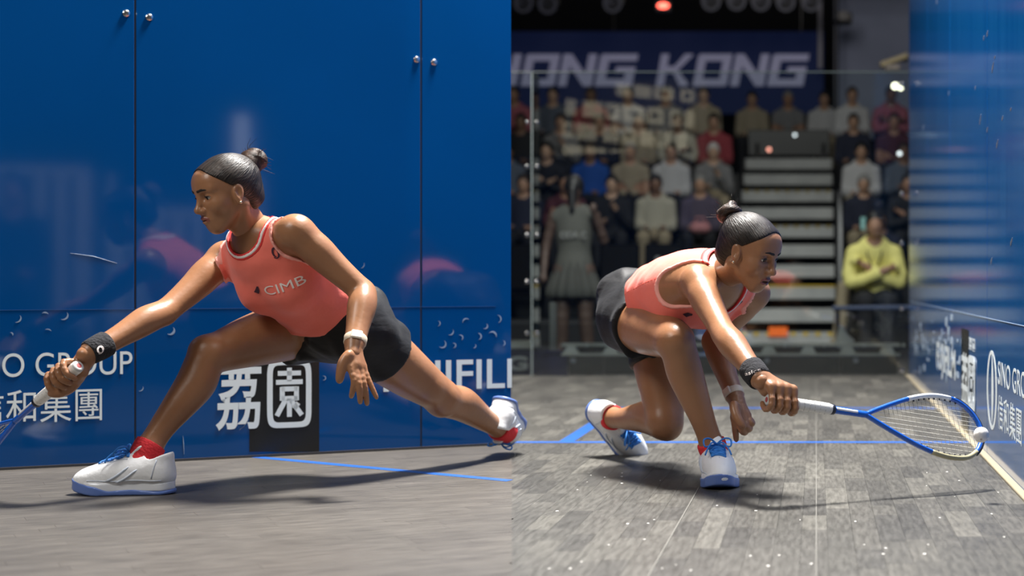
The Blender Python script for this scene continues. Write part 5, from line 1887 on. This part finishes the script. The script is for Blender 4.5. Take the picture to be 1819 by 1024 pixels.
    for s in (-1, 1):
        qf.ell(J['pelvis'] - n * .048 + L * s * .062 - ax * .02, (.082, .082, .082), None, .05)
    QP = qf.grid()
    legsd = []
    for k in ('R', 'L'):
        hp, kn = J['hip' + k], J['kn' + k]
        t = nrm(kn - hp)
        ln = P['short' + k] * np.linalg.norm(kn - hp)
        tmp = Field(lp.min(0) - .19, lp.max(0) + .19, .0048)
        tmp.chain([(*(hp - t * .02), .091), (*(hp + t * ln * .5), .090), (*(hp + t * (ln + .05)), P.get('flare' + k, .100))], .02, 3)
        tmp.cone(hp, J['pelvis'], .090, .102, .04)
        ct = (QP - (hp + t * ln)) @ nrm(t + P['hemtilt' + k])
        legsd.append(smax(tmp.D, ct, .004))
    dq = smin(smin(qf.D, legsd[0], .03), legsd[1], .03)
    for k in ('R', 'L'):      # keep the hems crisp after blending
        hp, kn = J['hip' + k], J['kn' + k]
        t = nrm(kn - hp); ln = P['short' + k] * np.linalg.norm(kn - hp)
        ct = (QP - (hp + t * ln)) @ nrm(t + P['hemtilt' + k])
        near = np.linalg.norm(QP - (hp + t * ln) - (((QP - (hp + t * ln)) @ t)[..., None] * t), axis=-1) - .135
        dq = np.maximum(dq, np.minimum(ct, -near))
    bf = Field(lp.min(0) - .19, lp.max(0) + .19, .0048)
    torso(bf); legs(bf, True)
    wst = (QP - (J['waist'] * .8 + J['pelvis'] * .2)) @ ax
    cover = np.maximum(bf.D - .007, wst)
    for k in ('R', 'L'):
        hp, kn = J['hip' + k], J['kn' + k]
        t = nrm(kn - hp); ln = P['short' + k] * np.linalg.norm(kn - hp)
        ct = (QP - (hp + t * ln)) @ nrm(t + P['hemtilt' + k])
        near = np.linalg.norm(QP - (hp + t * ln) - (((QP - (hp + t * ln)) @ t)[..., None] * t), axis=-1) - .135
        cover = np.maximum(cover, np.minimum(ct, -near))
    v1, v2 = QP @ L, QP @ ax
    dq = dq + .0032 * np.sin(v2 * 48 + 5 * np.sin(v1 * 13)) + .0018 * np.sin(v1 * 75 + v2 * 30) + .002 * np.sin((QP @ n) * 55 + v2 * 25)
    dq = np.minimum(dq, cover)
    shorts = field_obj('shorts', qf, M_SHORTS, root, dq, 3)
    # socks and shoes
    for k in ('R', 'L'):
        an, kn = J['an' + k], J['kn' + k]
        t = nrm(an - kn)
        kf = Field(an - .10, an + .10, .003)
        legs(kf)
        al = (kf.grid() - an) @ t
        field_obj('sock', kf, M_SOCK, root, np.maximum(np.maximum(kf.D - .0042 - .0008 * np.sin(al * 900), -.020 - al), al - .045), 1)
    for k, lab in (('R', 'white shoe with blue laces on the front foot'), ('L', 'white shoe with blue laces on the trailing foot')):
        o, toe, up = P['shoe' + k]
        put_shoe(root, o, toe, up, lab)
    # wristband on the racket arm, watch on the other
    w, e = J['wrR'], J['elR']
    t = nrm(w - e)
    c = w - t * .012
    wb_ = MB_build_lathe('wristband', c, t, [(-.030, .026), (-.030, .0315), (-.026, .0345), (-.010, .0352), (.012, .0342), (.027, .0330), (.031, .0300), (.031, .024)], 28, M_BAND, root)
    w, e = J['wrL'], J['elL']
    t = nrm(w - e)
    c = w - t * .012
    wt = MB_build_lathe('watch', c, t, [(-.0105, .0262), (-.0105, .0298), (-.009, .0308), (.009, .0300), (.0105, .0290), (.0105, .0252)], 28, M_WATCH, root)
    fd = P['watch_dir']
    fd = nrm(fd - t * np.dot(fd, t))
    MB().box(c + fd * .0312, (.026, .030, .0075), (t, np.cross(fd, t), fd), .003).build('watch_face', mat('watch_face', (.70, .62, .52), .3), wt)
    return root, body, shirt, shorts, wb_

def clip_text(body):
    V, F = text_mesh(body, 0.0, 0.0)
    return V[:, :2], F

# ---------------------------------------------------------------- player lunging to the left
A = {}
A['neck'] = W(455, 418, 4.68); A['top'] = W(470, 442, 4.70); A['chest'] = W(492, 470, 4.735); A['ribs'] = W(528, 508, 4.80)
A['waist'] = W(566, 545, 4.87); A['pelvis'] = W(594, 573, 4.95)
A['shR'] = W(400, 464, 4.80); A['shL'] = W(524, 414, 4.60)
A['elR'] = W(292, 556, 4.62); A['wrR'] = W(168, 622, 4.45)
A['elL'] = W(646, 520, 4.64); A['wrL'] = W(630, 612, 4.53)
A['hipR'] = W(548, 582, 5.00); A['hipL'] = W(634, 585, 4.90)
A['knR'] = W(372, 630, 4.74); A['anR'] = W(262, 800, 4.61)
A['knL'] = W(786, 708, 5.18); A['anL'] = W(890, 762, 5.50)
axA = nrm(A['neck'] - A['pelvis'])
LA = A['shL'] - A['shR']; LA = nrm(LA - axA * np.dot(LA, axA))
nA = np.cross(LA, axA)
if nA[1] > 0:
    nA = -nA
buttA = W(139, 651, 4.40); hdA = nrm(np.array([-.735, .42, -.50]))
def handAR(f, w):
    grip_hand(f, w, buttA, hdA, np.array([.15, .35, .9]), GS_A, (.022, .088))
GS_A = -1
def handAL(f, w):
    z = 4.50
    def q(px, py, dz=0.0):
        return W(px, py, z + dz)
    f.cone(w, q(632, 648), .019, .016, .010)
    mc = [(q(622, 652, -.015), q(629, 677, -.025), q(627, 692, -.020), q(624, 705, -.010)), (q(631, 655, -.008), q(637, 682, -.022), q(639, 700, -.018), q(640, 715, -.010)),
          (q(639, 655, .004), q(646, 681, -.008), q(650, 702, -.004), q(652, 718, .0)), (q(645, 651, .016), q(654, 674, .008), q(662, 692, .008), q(669, 707, .010))]
    for i, ch in enumerate(mc):
        r = (.0076, .0078, .0075, .0066)[i]
        f.cone(w, ch[0], .014, .0105, .010)
        f.chain([(*ch[0], r * 1.2), (*ch[1], r * 1.05), (*ch[2], r * .95), (*ch[3], r * .78)], .004, 3)
    f.chain([(*q(620, 630, -.01), .0120), (*q(609, 645, -.02), .0100), (*q(605, 662, -.025), .0086), (*q(603, 677, -.022), .0074)], .010, 3)
HcA = W(403, 342, 4.605)
yawA = math.radians(-70.6 - 63)
FA = np.array([math.cos(yawA), math.sin(yawA), 0]) * math.cos(.30) + np.array([0, 0, -math.sin(.30)])
HMA = frame_from(FA, np.array([-.05, 0, 1.0]))
PA = dict(J=A, base=(A['pelvis'][0], A['pelvis'][1], 0), label='player in coral top lunging left before the blue wall, racket arm outstretched', L=LA, n=nA, axis=axA,
          bulgeR=nrm(np.array([0, -.3, .9])), bulgeL=nrm(np.array([.5, -.6, .4])), calfR=nrm(np.array([.85, .35, -.45])), kneeR=nrm(np.array([-.7, -.4, .6])),
          calfL=nrm(np.array([.2, .0, .9])), kneeL=nrm(np.array([-.1, -.4, -.9])), handR=handAR, handL=handAL, headM=HMA, headC=HcA, seed=3, bun=(-.112, .0, .070),
          scoop=(.016, -.016, .054), nk1=(.060, .12, .085), arm_off=(.038, .006, .091), hem=(W(584, 566, 4.87), nrm(axA - nA * .10 + LA * .06)), shortR=.28, shortL=.36,
          hemtiltR=np.array([0, 0, -.1]), hemtiltL=np.array([0, 0, .0]), flareL=.084, flareR=.088,
          shoeR=(np.array([-1.812, 4.585, 0.0]), np.array([-1, -.06, 0]), np.array([0, 0, 1.0])),
          shoeL=(A['anL'] + np.array([.012, .03, .078]), nrm(np.array([-.05, .88, -.47])), np.array([-.16, -.45, -.87])),
          watch_dir=np.array([.3, -.9, .2]), gaze=-.1, gaze_z=-.22)
pa, bodyA, shirtA, shortsA, bandA = build_player(PA)
bv = bvh_of(shirtA)
V2, F2 = clip_text('CIMB')
print_on('lettering', V2, F2, (474, 524), (546, 501), .026, bv, M_LOGOW, shirtA)
V2, F2 = swirl(1.0)
print_on('spiral_mark', V2, F2, (488, 461), (502, 457), .034, bv, M_LOGOD, shirtA, 1)
V2, F2 = stroke2d([(0, 0), (.4, .3), (1, 1)], [.9, .8, .3])
print_on('emblem', V2, F2, (456, 524), (467, 519), .022, bv, M_LOGOD, shirtA, 2)
bvw = bvh_of(bandA)
V2, F2 = swirl(1.0)
print_on('spiral_mark', V2, F2, (175, 631), (187, 624), .020, bvw, M_LOGOW, bandA, 1)

ra_ = tag(empty('squash_racket', buttA), 'blue squash racket with white grip held low by the lunging player at the left edge', 'racket', 'squash rackets')
M_RB = mat('racket_blue', (.012, .11, .55), .25, coat=.4)
M_RW = mat('grip_white', (.78, .77, .75), .75)
M_RD = mat('racket_dark', (.012, .014, .03), .35)
make_racket(ra_, buttA, hdA, np.array([.2, -.75, -.6]), (M_RB, M_RW, M_RD))

# ---------------------------------------------------------------- player crouching on the right
B = {}
B['pelvis'] = W(1148, 550, 5.24); B['waist'] = W(1172, 532, 5.10); B['ribs'] = W(1205, 518, 5.00); B['chest'] = W(1242, 508, 4.92); B['top'] = W(1266, 498, 4.885); B['neck'] = W(1284, 486, 4.86)
B['shR'] = W(1240, 505, 4.77); B['shL'] = W(1338, 522, 5.00)
B['elR'] = W(1286, 594, 4.56); B['wrR'] = W(1345, 668, 4.39)
B['elL'] = W(1266, 606, 5.06); B['wrL'] = W(1306, 706, 4.93)
B['hipR'] = W(1122, 570, 5.15); B['hipL'] = W(1160, 575, 5.32)
B['knR'] = W(1200, 606, 4.80); B['anR'] = W(1266, 796, 4.86)
B['knL'] = W(1182, 752, 5.20); B['anL'] = W(1086, 742, 5.52)
axB = nrm(B['neck'] - B['pelvis'])
LB = B['shL'] - B['shR']; LB = nrm(LB - axB * np.dot(LB, axB))
nB = np.cross(LB, axB)
if nB[2] > 0:
    nB = -nB
hB0, hB1 = W(1366, 711, 4.36), W(1743, 768, 4.70)
hdB = nrm(hB1 - hB0)
buttB = hB1 - hdB * .686
def handBR(f, w):
    grip_hand(f, w, buttB, hdB, np.array([0, -.75, .65]), GS_B, (-.003, .062))
GS_B = 1
def handBL(f, w):
    z = 4.90
    q = lambda px, py, dz=0.0: W(px, py, z + dz)
    f.cone(w, q(1314, 733), .021, .020, .012)
    k = [(q(1304, 742, -.015), q(1306, 760, -.02), q(1307, 771, -.015), q(1308, 782, -.01)),
         (q(1313, 746, -.02), q(1318, 765, -.035), q(1324, 768, -.020), q(1325, 757, -.010)),
         (q(1322, 744, -.012), q(1327, 761, -.028), q(1332, 762, -.012), q(1331, 752, -.004)),
         (q(1328, 738, .0), q(1334, 752, -.014), q(1337, 752, .0), q(1334, 745, .008))]
    for i, ch in enumerate(k):
        r = (.0088, .0090, .0086, .0076)[i]
        f.cone(w, ch[0], .015, .0115, .012)
        f.chain([(*ch[0], r * 1.2), (*ch[1], r * 1.05), (*ch[2], r * .95), (*ch[3], r * .8)], .004, 3)
    f.chain([(*q(1304, 720, -.02), .0130), (*q(1307, 736, -.035), .0115), (*q(1314, 750, -.045), .0095), (*q(1320, 757, -.045), .0080)], .008, 3)
HcB = W(1331, 446, 4.705)
yawB = math.radians(-88 + 57)
FB = np.array([math.cos(yawB), math.sin(yawB), 0]) * math.cos(.40) + np.array([0, 0, -math.sin(.40)])
HMB = frame_from(FB, np.array([.0, 0, 1.0]))
PB = dict(J=B, base=(B['pelvis'][0], B['pelvis'][1], 0), label='player in coral top crouching low to the right, striking the ball beside the side wall', L=LB, n=nB, axis=axB, flat=.80,
          bulgeR=nrm(np.array([-.3, -.6, .6])), bulgeL=nrm(np.array([.3, .6, .2])), calfR=nrm(np.array([-.35, .85, -.1])), kneeR=nrm(np.array([.35, -.85, .2])),
          calfL=nrm(np.array([-.1, .1, .95])), kneeL=nrm(np.array([.5, -.5, -.6])), handR=handBR, handL=handBL, headM=HMB, headC=HcB, seed=8, bun=(-.118, .0, .080), mouth=.004,
          scoop=(.062, .016, .055), arm_off=(.040, .000, .090), hem=(W(1182, 532, 5.08), nrm(axB + nB * .05)), shortR=.30, shortL=.42,
          hemtiltR=np.array([0, 0, .0]), hemtiltL=np.array([0, 0, 0]), flareR=.099, flareL=.088,
          shoeR=(np.array([-.290, 4.852, 0.0]), np.array([.14, -.99, 0]), np.array([0, 0, 1.0])),
          shoeL=(B['anL'] - nrm(np.array([.55, -.83, 0])) * .088 + nrm(np.array([.55, .35, -.68])) * .012, nrm(np.array([.55, .35, -.68])), np.array([.55, -.83, 0])),
          watch_dir=np.array([-.5, -.85, .0]), gaze=.0, gaze_z=-.15)
pb, bodyB, shirtB, shortsB, bandB = build_player(PB)
bv = bvh_of(shirtB)
V2, F2 = swirl(1.0)
print_on('spiral_mark', V2, F2, (1299, 550), (1313, 542), .026, bv, M_LOGOD, shirtB, 1)
V2, F2 = stroke2d([(0, 0), (.5, .55), (1, .5)], [.9, .9, .5])
print_on('emblem', V2, F2, (1211, 562), (1228, 564), .020, bv, M_LOGOD, shirtB, 2)
bvw = bvh_of(bandB)
V2, F2 = clip_text('asics')
print_on('lettering', V2, F2, (1324, 668), (1353, 659), .009, bvw, M_LOGOW, bandB, 1)
rb_ = tag(empty('squash_racket', buttB), 'blue squash racket with white grip meeting the ball beside the right wall', 'racket', 'squash rackets')
make_racket(rb_, buttB, hdB, np.array([-.12, .51, .85]), (M_RB, M_RW, M_RD))

# the ball in front of the racket's tip
c = W(1743, 773, 4.42)
bl = MB(); bl._lathe(c, (0, 0, 1), [(-.0205 * math.cos(t), .0205 * math.sin(t) + 1e-5) for t in np.linspace(.04, math.pi - .04, 18)], 28)
bo = tag(bl.build('squash_ball', mat('ball_white', (.82, .79, .77), .6, bump=(60, .2)), None, True), 'white squash ball at the tip of the racket', 'ball')
MB().lathe(c + nrm(np.array([-.1, -.9, -.55])) * .0198, nrm(np.array([-.1, -.9, -.55])), [(0, .0035), (.0009, .003)], 10).build('dot', mat('ball_dot', (.45, .40, .38), .6), bo)
